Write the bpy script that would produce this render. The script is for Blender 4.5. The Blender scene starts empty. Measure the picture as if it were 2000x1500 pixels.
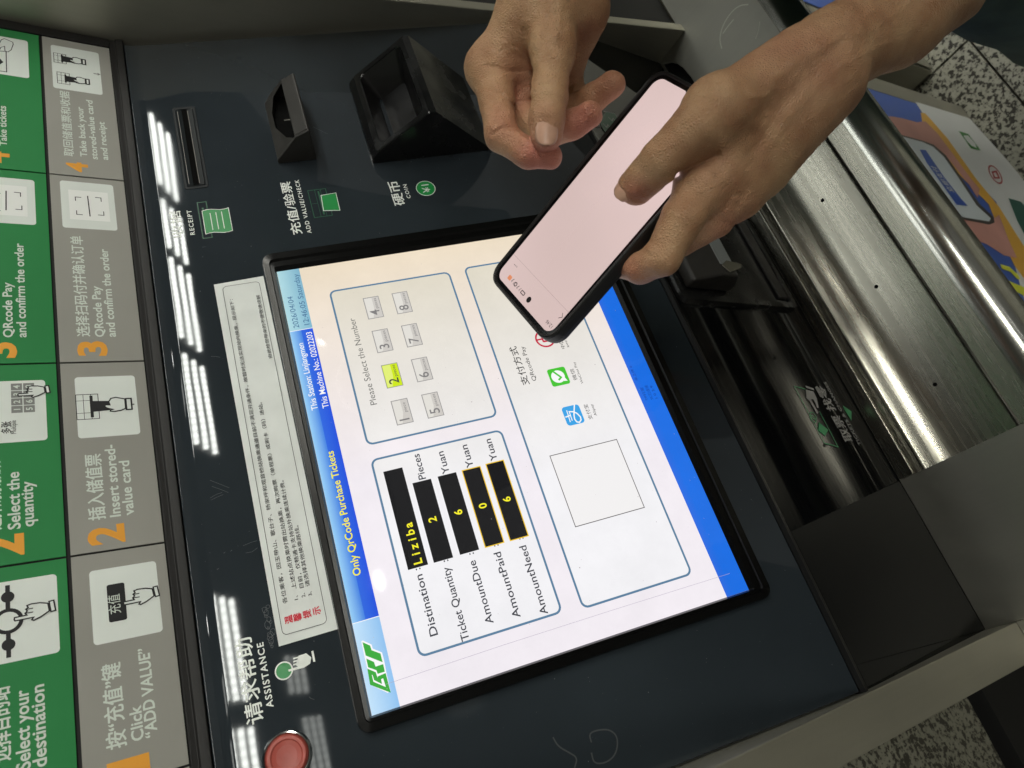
import bpy, math, random, bmesh
import numpy as np
from mathutils import Vector, Matrix

random.seed(7); rng = np.random.default_rng(7)
SC = bpy.context.scene
COL = SC.collection

# ------------------------------------------------------------------ frames
# machine frame P (millimetres): origin at the touch screen's upper left corner, x along the machine,
# y up the tilted main panel, z out of it.  World: metres, Z up, floor at Z = 0.
F = 1384.0
CR = np.array([[-0.30539642, -0.93911511, 0.15746694], [-0.86192306, 0.20233853, -0.46491695], [0.4047489, -0.27770836, -0.87123843]])
CC = np.array([-26.82644282, -0.89855861, 483.3034905])
T2 = math.radians(18.5)
UW = np.array([0, math.cos(T2), math.sin(T2)]); OW = np.array([0, -math.sin(T2), math.cos(T2)])
T1 = math.radians(22.0)                      # the recess below the main panel is set 3.5 degrees off plumb
U1 = np.array([0, math.cos(T1), math.sin(T1)]); O1 = np.array([0, -math.sin(T1), math.cos(T1)])
FLOOR = 1255.0
XA = np.array([1.0, 0, 0])
def W(p):
    p = np.atleast_2d(np.asarray(p, float))
    return np.stack([p[:, 0], -(p @ OW), p @ UW + FLOOR], 1) / 1000.0
def Pow(x, o, u): return XA * x + OW * o + UW * u      # from (x, outward, up) about the screen corner
def P1(x, o, u): return XA * x + O1 * o + U1 * u
def ray(px, py):
    d = CR.T @ np.array([(px - 1000) / F, (py - 750) / F, 1.0]); return d
def at(px, py, depth): return CC + ray(px, py) * depth          # a point at a given distance along the view axis

# ------------------------------------------------------------------ camera, world, lights
cam = bpy.data.cameras.new('camera'); co = bpy.data.objects.new('camera', cam); COL.objects.link(co)
cam.sensor_width = 36; cam.lens = F / 2000 * 36; cam.clip_start = 0.01; cam.clip_end = 100
def dirW(v): return Vector((v[0], -(v @ OW), v @ UW))
cx, cy, cz = dirW(CR[0]), dirW(-CR[1]), dirW(-CR[2])
m = Matrix.Identity(4)
for i in range(3): m[i][0], m[i][1], m[i][2] = cx[i], cy[i], cz[i]
m.translation = Vector(W(CC)[0]); co.matrix_world = m
cam.dof.use_dof = True; cam.dof.focus_distance = 0.50; cam.dof.aperture_fstop = 15.0
SC.camera = co
world = bpy.data.worlds.new('World'); SC.world = world; world.use_nodes = True
bg = world.node_tree.nodes['Background']; bg.inputs[0].default_value = (0.86, 0.86, 0.78, 1); bg.inputs[1].default_value = 0.165
SC.view_settings.view_transform = 'Standard'; SC.view_settings.look = 'None'; SC.view_settings.gamma = 1; SC.view_settings.exposure = 0.0
SC.render.engine = 'CYCLES'; SC.cycles.use_denoising = True
SC.cycles.max_bounces = 8; SC.cycles.sample_clamp_indirect = 4.0

# ------------------------------------------------------------------ materials
def lin(r, g, b):
    f = lambda c: ((c / 255) / 12.92 if c / 255 <= 0.04045 else ((c / 255 + 0.055) / 1.055) ** 2.4)
    return (f(r), f(g), f(b), 1)
MATS = {}
def mat(name, col, rough=0.5, metal=0.0, spec=0.5, emit=None, es=0.0, coat=0.0, bump=None, noise=None, sss=None, aniso=0.0, wear=None):
    """bump=(scale, strength, distance, stretch) ; noise=(scale, amount, stretch) varies the colour ; wear=(scale, amount) varies the roughness"""
    if name in MATS: return MATS[name]
    M = bpy.data.materials.new(name); M.use_nodes = True; nt = M.node_tree; N = nt.nodes; L = nt.links
    b = N['Principled BSDF']
    b.inputs['Base Color'].default_value = col; b.inputs['Roughness'].default_value = rough; b.inputs['Metallic'].default_value = metal
    b.inputs['Specular IOR Level'].default_value = spec
    if coat: b.inputs['Coat Weight'].default_value = coat; b.inputs['Coat Roughness'].default_value = 0.03
    if emit: b.inputs['Emission Color'].default_value = emit; b.inputs['Emission Strength'].default_value = es
    if aniso: b.inputs['Anisotropic'].default_value = aniso
    if sss: b.inputs['Subsurface Weight'].default_value = sss[0]; b.inputs['Subsurface Radius'].default_value = sss[1]; b.inputs['Subsurface Scale'].default_value = sss[2]
    tc = N.new('ShaderNodeTexCoord')
    def nz(scale, stretch, detail=4):
        mp = N.new('ShaderNodeMapping'); mp.inputs['Scale'].default_value = stretch
        t = N.new('ShaderNodeTexNoise'); t.inputs['Scale'].default_value = scale; t.inputs['Detail'].default_value = detail
        L.new(tc.outputs['Object'], mp.inputs[0]); L.new(mp.outputs[0], t.inputs['Vector']); return t
    if bump:
        t = nz(bump[0], bump[3] if len(bump) > 3 else (1, 1, 1)); bp = N.new('ShaderNodeBump')
        bp.inputs['Strength'].default_value = bump[1]; bp.inputs['Distance'].default_value = bump[2]
        L.new(t.outputs['Fac'], bp.inputs['Height']); L.new(bp.outputs[0], b.inputs['Normal'])
    if noise:
        t = nz(noise[0], noise[2] if len(noise) > 2 else (1, 1, 1)); mr = N.new('ShaderNodeMapRange')
        mr.inputs[1].default_value = 0.3; mr.inputs[2].default_value = 0.7; mr.inputs[3].default_value = 1 - noise[1]; mr.inputs[4].default_value = 1 + noise[1] * .4
        mx = N.new('ShaderNodeMix'); mx.data_type = 'RGBA'; mx.blend_type = 'MULTIPLY'; mx.inputs[0].default_value = 1; mx.inputs[6].default_value = col
        L.new(t.outputs['Fac'], mr.inputs[0]); L.new(mr.outputs[0], mx.inputs[7]); L.new(mx.outputs[2], b.inputs['Base Color'])
    if wear:
        t = nz(wear[0], wear[2] if len(wear) > 2 else (1, 1, 1), 6); mr = N.new('ShaderNodeMapRange')
        mr.inputs[1].default_value = 0.35; mr.inputs[2].default_value = 0.7; mr.inputs[3].default_value = rough; mr.inputs[4].default_value = rough + wear[1]
        L.new(t.outputs['Fac'], mr.inputs[0]); L.new(mr.outputs[0], b.inputs['Roughness'])
    MATS[name] = M; return M

glass_black = mat('black acrylic', lin(42, 48, 53), 0.018, spec=0.5, noise=(11, .16), bump=(2.2, .035, .01), wear=(9, .025))
gloss_black = mat('gloss black', lin(9, 10, 12), 0.02, spec=0.18, bump=(2.0, .03, .01), wear=(7, .04))
moulded = mat('moulded black plastic', lin(40, 38, 36), 0.42, spec=0.5, bump=(900, .12, .0006), wear=(60, .2))
gloss_mould = mat('glossy moulded black', lin(20, 20, 21), 0.14, spec=0.6, wear=(40, .2))
rubber = mat('black bezel', lin(11, 11, 11), 0.22, spec=0.22)
dark_frame = mat('sign frame black', lin(27, 26, 26), 0.5, spec=.3)
sign_gray = mat('sign grey', lin(150, 149, 143), 0.36, spec=0.35, noise=(9, .10), bump=(700, .05, .0004))
sign_green = mat('sign green', lin(46, 128, 72), 0.34, spec=0.35, noise=(9, .10), bump=(700, .05, .0004))
sign_white = mat('sign white', lin(220, 226, 222), 0.4, spec=0.3, noise=(14, .06))
sign_text = mat('sign lettering', lin(205, 214, 206), 0.45, spec=0.3)
sign_orange = mat('sign orange', lin(226, 158, 60), 0.45, spec=0.3)
sign_dark = mat('sign dark ink', lin(38, 38, 40), 0.45, spec=0.3)
sign_mid = mat('sign mid grey', lin(128, 130, 128), 0.45, spec=0.3)
print_white = mat('panel print white', lin(222, 226, 222), 0.4, spec=0.4)
print_dim = mat('panel print dim', lin(150, 152, 150), 0.4, spec=0.4)
print_green = mat('panel print green', lin(20, 132, 62), 0.35, spec=0.4)
print_dgreen = mat('panel print dark green', lin(22, 84, 56), 0.35, spec=0.4)
paper = mat('paper sticker', lin(218, 222, 220), 0.5, spec=0.3, noise=(30, .10))
paper_ink = mat('paper ink', lin(48, 48, 50), 0.6)
paper_red = mat('paper red ink', lin(205, 40, 60), 0.6)
chrome = mat('chrome', (0.85, 0.85, 0.85, 1), 0.12, metal=1)
red_plastic = mat('red button plastic', lin(165, 74, 64), 0.38, spec=0.4, noise=(80, .15), bump=(120, .15, .001))
glue = mat('glue smear', lin(88, 92, 96), 0.5)

def steel(name, base, rough, stretch, aniso=0.0):
    return mat(name, base, rough, metal=1.0, bump=(420, .10, .0004, stretch), noise=(4, .22), wear=(260, .06, stretch), aniso=aniso)
steel_x = steel('brushed steel along', (0.44, 0.425, 0.365, 1), 0.24, (0.04, 1, 1))
steel_shelf = steel('brushed steel shelf', (0.40, 0.395, 0.35, 1), 0.46, (1, 0.05, 1))
steel_wall = steel('brushed steel wall', (0.46, 0.445, 0.38, 1), 0.50, (1, 1, 0.05))
steel_roll = mat('steel rolled edge', (0.5, 0.5, 0.46, 1), 0.17, metal=1.0, noise=(6, .2), wear=(60, .08, (0.05, 1, 1)), bump=(200, .03, .0003, (0.04, 1, 1)))

def granite(name, scale, light, dark):
    M = bpy.data.materials.new(name); M.use_nodes = True; nt = M.node_tree; N = nt.nodes; L = nt.links; b = N['Principled BSDF']
    tc = N.new('ShaderNodeTexCoord'); n1 = N.new('ShaderNodeTexNoise'); n1.inputs['Scale'].default_value = scale; n1.inputs['Detail'].default_value = 3; n1.inputs['Roughness'].default_value = .62
    v = N.new('ShaderNodeTexVoronoi'); v.inputs['Scale'].default_value = scale * 1.15; n2 = N.new('ShaderNodeTexNoise'); n2.inputs['Scale'].default_value = scale * .16
    L.new(tc.outputs['Object'], n1.inputs['Vector']); L.new(tc.outputs['Object'], v.inputs['Vector']); L.new(tc.outputs['Object'], n2.inputs['Vector'])
    ad = N.new('ShaderNodeMath'); ad.operation = 'MULTIPLY_ADD'; ad.inputs[1].default_value = .24
    sp = N.new('ShaderNodeSeparateColor'); L.new(v.outputs['Color'], sp.inputs[0]); L.new(sp.outputs[0], ad.inputs[0]); L.new(n1.outputs['Fac'], ad.inputs[2])
    ad2 = N.new('ShaderNodeMath'); ad2.operation = 'MULTIPLY_ADD'; ad2.inputs[1].default_value = .10; L.new(n2.outputs['Fac'], ad2.inputs[0]); L.new(ad.outputs[0], ad2.inputs[2])
    cr = N.new('ShaderNodeValToRGB'); e = cr.color_ramp.elements
    e[0].position = .60; e[0].color = dark; e[1].position = .655; e[1].color = light
    k = cr.color_ramp.elements.new(.625); k.color = tuple((dark[i] * .5 + light[i] * .5) for i in range(3)) + (1,)
    k2 = cr.color_ramp.elements.new(.78); k2.color = tuple(min(1, light[i] * 1.25) for i in range(3)) + (1,)
    L.new(ad2.outputs[0], cr.inputs[0]); L.new(cr.outputs[0], b.inputs['Base Color']); b.inputs['Roughness'].default_value = .42; b.inputs['Specular IOR Level'].default_value = .35
    return M
granite_floor = granite('granite floor', 135, lin(136, 135, 123), lin(48, 46, 40))
granite_wall = granite('granite wall', 190, lin(136, 135, 122), lin(66, 64, 56))
grout = mat('grout', lin(60, 56, 48), .8)

# ------------------------------------------------------------------ mesh building
class MB:
    def __init__(s): s.v = []; s.f = []
    def add(s, V, Fs):
        n = sum(len(a) for a in s.v); s.v.append(np.asarray(V, float)); s.f += [tuple(i + n for i in f) for f in Fs]; return s
    def prism(s, loop, d):
        """a closed loop of P points pushed along vector d"""
        loop = np.asarray(loop, float); n = len(loop); V = np.vstack([loop, loop + d])
        s.add(V, [tuple(range(n))[::-1], tuple(range(n, 2 * n))] + [(i, (i + 1) % n, (i + 1) % n + n, i + n) for i in range(n)]); return s
    def strip(s, prof, d):
        """an open sheet: profile points pushed along d"""
        prof = np.asarray(prof, float); n = len(prof); s.add(np.vstack([prof, prof + d]), [(i, i + 1, i + 1 + n, i + n) for i in range(n - 1)]); return s
def finish(ob, bevel=0, seg=2, smooth=False, ang=35):
    if smooth:
        for p in ob.data.polygons: p.use_smooth = True
    if bevel:
        b = ob.modifiers.new('bevel', 'BEVEL'); b.width = bevel / 1000; b.segments = seg; b.limit_method = 'ANGLE'; b.angle_limit = math.radians(30)
        for p in ob.data.polygons: p.use_smooth = True
        ob.modifiers.new('weighted', 'WEIGHTED_NORMAL')
    return ob
def build(name, mb, material, parent=None, label=None, bevel=0, seg=2, smooth=False, kind=None, fix=True):
    V = W(np.vstack(mb.v)); base = np.array(parent.location_abs if False else (ABS[parent.name] if parent else (0, 0, 0)))
    me = bpy.data.meshes.new(name); me.from_pydata((V - base).tolist(), [], mb.f); 
    if fix:
        bm = bmesh.new(); bm.from_mesh(me); bmesh.ops.recalc_face_normals(bm, faces=bm.faces); bm.to_mesh(me); bm.free()
    me.materials.append(material)
    o = bpy.data.objects.new(name, me); COL.objects.link(o)
    if parent: o.parent = parent
    ABS[o.name] = tuple(base)
    if label: o['label'] = label
    if kind: o['kind'] = kind
    return finish(o, bevel, seg, smooth)
ABS = {}
def thing(name, label, cat, basep, group=None):
    o = bpy.data.objects.new(name, None); COL.objects.link(o); w = W(basep)[0]; o.location = Vector(w); ABS[o.name] = tuple(w)
    o['label'] = label; o['category'] = cat
    if group: o['group'] = group
    return o
def tag(o, label=None, cat=None, group=None, kind=None):
    for k, v in (('label', label), ('category', cat), ('group', group), ('kind', kind)):
        if v: o[k] = v
    return o

# a drawing frame on a surface: origin + two axes + normal
class Fr:
    def __init__(s, o, ex, ey): s.o = np.array(o, float); s.ex = np.array(ex, float); s.ey = np.array(ey, float); s.ez = np.cross(ex, ey)
    def p(s, x, y, z=0): return s.o + s.ex * x + s.ey * y + s.ez * z
    def q(s, px, py):                                  # where a sight line meets this surface, in its own millimetres
        d = ray(px, py); k = ((s.o - CC) @ s.ez) / (d @ s.ez); r = CC + d * k - s.o; return np.array([r @ s.ex, r @ s.ey])
FM = Fr((0, 0, 0), XA, (0, 1, 0))                       # main panel
FS = Fr((0, 98, 0), XA, (0, math.cos(math.radians(18.5)), math.sin(math.radians(18.5))))     # sign board
FL = Fr(P1(0, 118, 0), XA, U1)                          # upright lower panel
FC = Fr(Pow(0, 130, 0), XA, UW)                         # cabinet front with poster
def fill(mb, fr, pts, z, t=0.0):
    if t: mb.prism([fr.p(x, y, z) for x, y in pts], fr.ez * t)
    else: mb.add([fr.p(x, y, z) for x, y in pts], [tuple(range(len(pts)))])
    return mb
def rect(mb, fr, x0, x1, y0, y1, z, t=0.0): return fill(mb, fr, [(x0, y0), (x1, y0), (x1, y1), (x0, y1)], z, t)
def rr(x0, x1, y0, y1, r, n=5):
    pts = []
    for cx_, cy_, a in ((x1 - r, y1 - r, 0), (x0 + r, y1 - r, 90), (x0 + r, y0 + r, 180), (x1 - r, y0 + r, 270)):
        for i in range(n + 1):
            t = math.radians(a + 90 * i / n); pts.append((cx_ + r * math.cos(t), cy_ + r * math.sin(t)))
    return pts
def ring(mb, fr, outer, inner, z, z2=None):
    n = len(outer); z2 = z if z2 is None else z2
    mb.add([fr.p(x, y, z) for x, y in outer] + [fr.p(x, y, z2) for x, y in inner], [(i, (i + 1) % n, (i + 1) % n + n, i + n) for i in range(n)]); return mb
def stroke(mb, fr, pts, w, z, closed=False):
    pts = [np.array(p, float) for p in pts]; n = len(pts)
    segs = [(pts[i], pts[(i + 1) % n]) for i in range(n if closed else n - 1)]
    L_, R_ = [], []
    for i in range(n):
        a = pts[i - 1] if (i > 0 or closed) else None; b = pts[(i + 1) % n] if (i < n - 1 or closed) else None
        d = np.zeros(2); 
        if a is not None: v = pts[i] - a; d += v / (np.linalg.norm(v) + 1e-9)
        if b is not None: v = b - pts[i]; d += v / (np.linalg.norm(v) + 1e-9)
        d /= np.linalg.norm(d) + 1e-9; nn = np.array([-d[1], d[0]]); k = w / 2
        if a is not None and b is not None:
            v = b - pts[i]; v = v / (np.linalg.norm(v) + 1e-9); c = abs(nn @ np.array([-v[1], v[0]])); k = min(k / max(c, .5), w)
        L_.append(pts[i] + nn * k); R_.append(pts[i] - nn * k)
    V = [fr.p(*p, z) for p in L_ + R_]; m_ = n if closed else n - 1
    mb.add(V, [(i, (i + 1) % n, (i + 1) % n + n, i + n) for i in range(m_)]); return mb
def soft(p, k=3):
    for _ in range(k): p = [p[0]] + [tuple((1 - f) * np.array(a, float) + f * np.array(b, float)) for a, b in zip(p[:-1], p[1:]) for f in (.25, .75)] + [p[-1]]
    return p
def circ(cx_, cy_, r, n=28, a0=0, a1=360): return [(cx_ + r * math.cos(math.radians(a0 + (a1 - a0) * i / (n if a1 - a0 == 360 else n - 1))), cy_ + r * math.sin(math.radians(a0 + (a1 - a0) * i / (n if a1 - a0 == 360 else n - 1)))) for i in range(n)]
_tc = {}
def glyphs(s, bold=0.0, sp=1.0):
    key = (s, bold, sp)
    if key in _tc: return _tc[key]
    cu = bpy.data.curves.new('t', 'FONT'); cu.body = s; cu.size = 1.0; cu.offset = bold; cu.space_character = sp; cu.resolution_u = 3
    o = bpy.data.objects.new('t', cu); COL.objects.link(o); dg = bpy.context.evaluated_depsgraph_get(); me = bpy.data.meshes.new_from_object(o.evaluated_get(dg))
    V = np.empty(len(me.vertices) * 3); me.vertices.foreach_get('co', V); V = V.reshape(-1, 3)[:, :2]; Fs = [tuple(p.vertices) for p in me.polygons]
    bpy.data.objects.remove(o); bpy.data.meshes.remove(me); bpy.data.curves.remove(cu)
    _tc[key] = (V, Fs); return _tc[key]
def text(mb, fr, s, x, y, h, w=None, z=0.1, bold=0.0, sp=1.0, center=False, slant=0.0, rot=0.0):
    """h = height of a capital (for Chinese: of the character); w = total width, else natural"""
    cjk = any(ord(c) > 0x2e80 for c in s)
    V, Fs = glyphs(s, 0.0 if cjk else bold, sp)
    if not len(V): return mb
    em = h / (0.86 if cjk else 0.727); x0, x1 = V[:, 0].min(), V[:, 0].max()
    base = V[:, 1].min() if cjk else 0.0
    sx = em if w is None else w / (x1 - x0)
    X = (V[:, 0] - x0) * sx; Y = (V[:, 1] - base) * em
    if center: X = X - (x1 - x0) * sx / 2
    X = X + slant * Y
    if rot: c_, s_ = math.cos(rot), math.sin(rot); X, Y = X * c_ - Y * s_, X * s_ + Y * c_
    if cjk and bold:
        k_ = bold * em * .75
        for i_, (ax_, ay_) in enumerate(((-k_, 0), (k_, 0), (0, k_ * .7), (0, -k_ * .7))): mb.add([fr.p(x + a + ax_, y + b + ay_, z + .008 * i_) for a, b in zip(X, Y)], Fs)
        return mb
    mb.add([fr.p(x + a, y + b, z) for a, b in zip(X, Y)], Fs); return mb
def textq(mb, fr, s, q0, q1, h, z=0.1, **k):          # baseline from image point q0 to q1, laid level on the surface
    a, b = fr.q(*q0), fr.q(*q1); return text(mb, fr, s, a[0], (a[1] + b[1]) / 2, h, w=b[0] - a[0], z=z, **k)
def rq(fr, pts):                                       # upright rectangle through four sighted corners
    q = np.array([fr.q(*p) for p in pts]); xs = np.sort(q[:, 0]); ys = np.sort(q[:, 1]); return (xs[0] + xs[1]) / 2, (xs[2] + xs[3]) / 2, (ys[0] + ys[1]) / 2, (ys[2] + ys[3]) / 2

# ------------------------------------------------------------------ the hall: floor tiles, granite wall, lamps
FLOOR_U = -1255.0
def emis(name, col, s):
    return mat(name, (0.02, 0.02, 0.02, 1), 0.4, emit=col, es=s)
def tube_material(name, s):
    M = emis(name, (0.97, 1.0, 0.94, 1), s); nt = M.node_tree; N = nt.nodes; L = nt.links            # rows of diodes behind the cover
    tc = N.new('ShaderNodeTexCoord'); sp = N.new('ShaderNodeSeparateXYZ'); k = N.new('ShaderNodeMath'); k.operation = 'MULTIPLY'; k.inputs[1].default_value = 2 * math.pi / .052
    sn = N.new('ShaderNodeMath'); sn.operation = 'SINE'; mr = N.new('ShaderNodeMapRange'); mr.inputs[1].default_value = -1; mr.inputs[2].default_value = 1; mr.inputs[3].default_value = s * .78; mr.inputs[4].default_value = s * 1.14
    L.new(tc.outputs['Object'], sp.inputs[0]); L.new(sp.outputs[0], k.inputs[0]); L.new(k.outputs[0], sn.inputs[0]); L.new(sn.outputs[0], mr.inputs[0]); L.new(mr.outputs[0], N['Principled BSDF'].inputs['Emission Strength']); return M
tube_mat = tube_material('lamp tube', 27.0); tube_dim = tube_material('lamp tube dim', 5.0); tube_fill = emis('fill light tube', (1.0, 0.98, 0.88, 1), 50.0); tube_side_fill = emis('side fill light tube', (0.97, 1.0, 0.95, 1), 4.5)  # the last two tubes serve the added fill lights
down_mat = emis('downlight', (1, 1, 0.96, 1), 55.0)
lamp_white = mat('lamp housing', lin(96, 98, 94), .5)
FT = Fr(Pow(0, 0, FLOOR_U), XA, -OW)
sub = MB(); sub.prism([Pow(-3000, -600, FLOOR_U - 8), Pow(6000, -600, FLOOR_U - 8), Pow(6000, 5000, FLOOR_U - 8), Pow(-3000, 5000, FLOOR_U - 8)], -UW * 60)
floor_o = build('floor', sub, grout); floor_o['kind'] = 'structure'; ABS[floor_o.name] = (0, 0, 0)
tile_me = None
for ix in range(-4, 5):
    for io in range(-1, 4):
        x0, o0 = 773 + ix * 600, 198 + io * 600
        mb = MB(); mb.prism([Pow(x0 + 2, o0 + 2, FLOOR_U), Pow(x0 + 598, o0 + 2, FLOOR_U), Pow(x0 + 598, o0 + 598, FLOOR_U), Pow(x0 + 2, o0 + 598, FLOOR_U)], -UW * 8)
        build('tile', mb, granite_floor, floor_o)
mb = MB(); mb.prism([Pow(-1800, -160, -820), Pow(-118, -160, -820), Pow(-118, -160, 900), Pow(-1800, -160, 900)], -OW * 40)
wallo = build('wall', mb, granite_wall); wallo['kind'] = 'structure'
mb = MB(); mb.prism([Pow(-1800, -150, FLOOR_U), Pow(-118, -150, FLOOR_U), Pow(-118, -150, -842), Pow(-1800, -150, -842)], -OW * 60)
sk = build('wall_base', mb, mat('black skirting', lin(24, 24, 25), .6)); sk['kind'] = 'structure'
mb = MB(); mb.prism([Pow(-4000, -600, 2110), Pow(9000, -600, 2110), Pow(9000, 9000, 2110), Pow(-4000, 9000, 2110)], UW * 40)
ceil = build('ceiling', mb, mat('ceiling paint', lin(120, 122, 118), .8)); ceil['kind'] = 'structure'
def fixture(x0, x1, o0, tm, label, group, pitch=115, w=34):
    t = thing('ceiling_light', label, 'ceiling light', Pow((x0 + x1) / 2, o0 + 190, 2060), group)
    h = MB(); h.prism([Pow(x0 - 30, o0 - 60, 2020), Pow(x0 - 30, o0 + 430, 2020), Pow(x0 - 30, o0 + 430, 2090), Pow(x0 - 30, o0 - 60, 2090)], XA * (x1 - x0 + 60)); build('housing', h, lamp_white, t)
    for k in range(3):
        c = MB(); o_ = o0 + pitch * k
        c.prism([Pow(x0, o_ + w / 2 * math.cos(a), 2005 + 16 * math.sin(a)) for a in np.linspace(0, 2 * math.pi, 11)[:-1]], XA * (x1 - x0)); build('tube', c, tm, t)
places = ['beside the receipt slot', 'above the receipt legend', 'beside the top of the notice', 'halfway up the paper notice', 'beside the word ASSISTANCE', 'next to the help button']
for i, (a, b) in enumerate([(4480, 5250), (3830, 4290), (3018, 3720), (2172, 2872), (535, 1135), (-320, 385)]):
    fixture(a, b, 3670 if i < 4 else 3600, tube_mat, 'bright ceiling light mirrored in the panel ' + places[i], 'ceiling lights in the hall')
for a, b, o, w in [(560, 800, 4480, 'right under the pointing hand icon'), (-60, 400, 4600, 'below the red help button'), (2950, 3250, 4650, 'at the top end of the paper notice')]:
    fixture(a, b, o, tube_dim, 'dim ceiling light mirrored faintly ' + w, 'dim ceiling lights in the hall')
for a, w in ((-2300, 'left hand'), (1450, 'nearest'), (2800, 'right hand'), (4200, 'far right')):  # added row, mirrored nowhere in the panel, to light hands and sign
    fixture(a, a + 1200, 2550, tube_fill, 'unseen %s fill light added under the ceiling to light the hands and sign' % w, 'added fill lights', w=76)
fixture(200, 1400, 3120, tube_fill, 'unseen fill light added opposite the screen to brighten the ticket tray', 'added fill lights', w=76)  # added lamp that puts the highlight into the tray
for a, o, w in ((1000, -250, 'rear'), (1000, 450, 'front')):  # added pair to lift the right-hand shelf plate
    fixture(a, a + 1100, o, tube_side_fill, 'unseen %s fill light added on the right to brighten the steel shelf' % w, 'added side fill lights', w=76)
for x, o in ((1745, 7420), (4970, 7340)):
    mb = MB(); mb.add([Pow(x + 95 * math.cos(a), o + 95 * math.sin(a), 2095) for a in np.linspace(0, 2 * math.pi, 25)[:-1]], [tuple(range(24))])
    tag(build('downlight', mb, down_mat), 'round downlight mirrored as a white spot ' + ('near the yellow header words' if x < 2000 else 'beside the machine number'), 'ceiling light', 'round downlights')

# ------------------------------------------------------------------ the ticket machine
TM = thing('ticket_machine', 'tilted metro ticket machine with lit touch screen, black front and steel shelf', 'ticket machine', Pow(265, 0, FLOOR_U))
# main black panel with rolled upper edge
mp = MB(); prof = [(-317, 0), (-316, 0), (79, 0), (80, 0), (84, 0.2), (88, 0.8), (91, 1.6)]
mp.prism([np.array([-85, y, z]) for y, z in prof] + [np.array([-85, 91, -14]), np.array([-85, -317, -14])], XA * 704)
main_panel = build('front_panel', mp, glass_black, TM, bevel=1.2)
tr = MB(); tr.prism([np.array([-86, 91.5, -14]), np.array([-86, 91.5, 2.6]), np.array([-86, 97.3, 3.2])] + [FS.p(-86, s, 1.6) for s in (1, 5.2)] + [FS.p(-86, 5.2, -14)], XA * 711)
build('sign_frame', tr, dark_frame, TM, bevel=0.6)
# sign board
bb = MB(); rect(bb, FS, -86, 625, 5.2, 260, -14, 13.4); build('sign_board', bb, dark_frame, TM)
fr2 = MB(); rect(fr2, FS, 614.6, 625, 5.3, 260, -.5, 2.2); build('sign_frame', fr2, dark_frame, TM, bevel=.5)
divs = [613.7, 451, 276.4, 138.5, 5.6, -86]
tiles = {}
for row, (s0, s1, mt, nm) in enumerate([(6.0, 57.2, sign_gray, 'grey'), (59.6, 112, sign_green, 'green')]):
    for k in range(5):
        tb = MB(); rect(tb, FS, divs[k + 1] + (.7 if k < 4 else 0), divs[k] - (.7 if k else 0), s0, s1, -.4, 1.0)
        tiles[row, k] = build('sign_tile', tb, mt, TM, label='%s instruction tile' % nm)
up = MB(); rect(up, FS, -86, 613.7, 114, 258, -.4, 1.0); build('sign_tile', up, sign_green, TM, label='upper green instruction tile')
Z = .75
def card(parent, pts, r=2.2):
    x0, x1, y0, y1 = rq(FS, pts); mb = MB(); fill(mb, FS, rr(x0, x1, y0, y1, r), Z - .1); build('pictogram_card', mb, sign_white, parent); return x0, x1, y0, y1
def pics(parent, dark=None, grey=None, txt=None, num=None, white=None):
    for nm, m_, mt in (('pictogram', dark, sign_dark), ('pictogram_detail', grey, sign_mid), ('lettering', txt, sign_text), ('step_number', num, sign_orange), ('pictogram_fill', white, sign_white)):
        if m_ is not None and m_.v: build(nm, m_, mt, parent, fix=False)
def hand_point(dk, wh, fr, x, y, s, z=Z + .1, w=.75):
    """an index finger pointing up (away from the cuff), outline drawn, tip at x, y"""
    pts = [(0, 0), (1.1, -.2), (1.3, -6.2), (2.6, -5.4), (3.7, -6.6), (4.9, -5.8), (5.8, -7.0), (7.0, -6.4), (7.6, -8.6), (7.4, -13), (6.2, -17), (1.4, -17.6), (-1.2, -13.2), (-2.6, -9.6), (-2.0, -8.6), (-.7, -9.6), (-.9, -.4)]
    P_ = [(x + a * s, y + b * s) for a, b in pts]
    fill(wh, fr, P_, z); stroke(dk, fr, P_, w, z + .06, closed=True)
    for a in (2.5, 4.8): stroke(dk, fr, [(x + a * s, y - 6 * s), (x + a * s, y - 9.4 * s)], w * .8, z + .07)
    cu_ = [(x + a * s, y + b * s) for a, b in ((.8, -18.4), (7.2, -17.6), (7.5, -20), (1, -20.8))]
    fill(wh, fr, cu_, z); stroke(dk, fr, cu_, w, z + .06, closed=True)
def hand_hold(dk, wh, fr, x, y, s, card_w=7.5, z=Z + .1, w=.85):
    """a hand from below pushing a dark card up into a slot; card top centre at x, y"""
    fill(dk, fr, [(x - card_w / 2, y), (x + card_w / 2, y), (x + card_w * .42, y - 11 * s), (x - card_w * .42, y - 11 * s)], z)
    P_ = [(x + a * s, y + b * s) for a, b in [(-1.4, -8.4), (-.2, -7.6), (.6, -8.6), (.4, -11), (3.0, -10.4), (5.6, -12.0), (6.2, -15), (4.6, -20.5), (-3.0, -20.5), (-4.4, -17.5), (-5.0, -13.5), (-4.6, -11.0), (-3.6, -11.2), (-3.2, -13), (-2.4, -10)]]
    fill(wh, fr, P_, z + .05); stroke(dk, fr, P_, w, z + .1, closed=True)
    cu_ = [(x + a * s, y + b * s) for a, b in ((-4, -21), (4.8, -21), (4.8, -24.4), (-4, -24.4))]
    fill(wh, fr, cu_, z + .05); stroke(dk, fr, cu_, w * 1.2, z + .1, closed=True)
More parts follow.
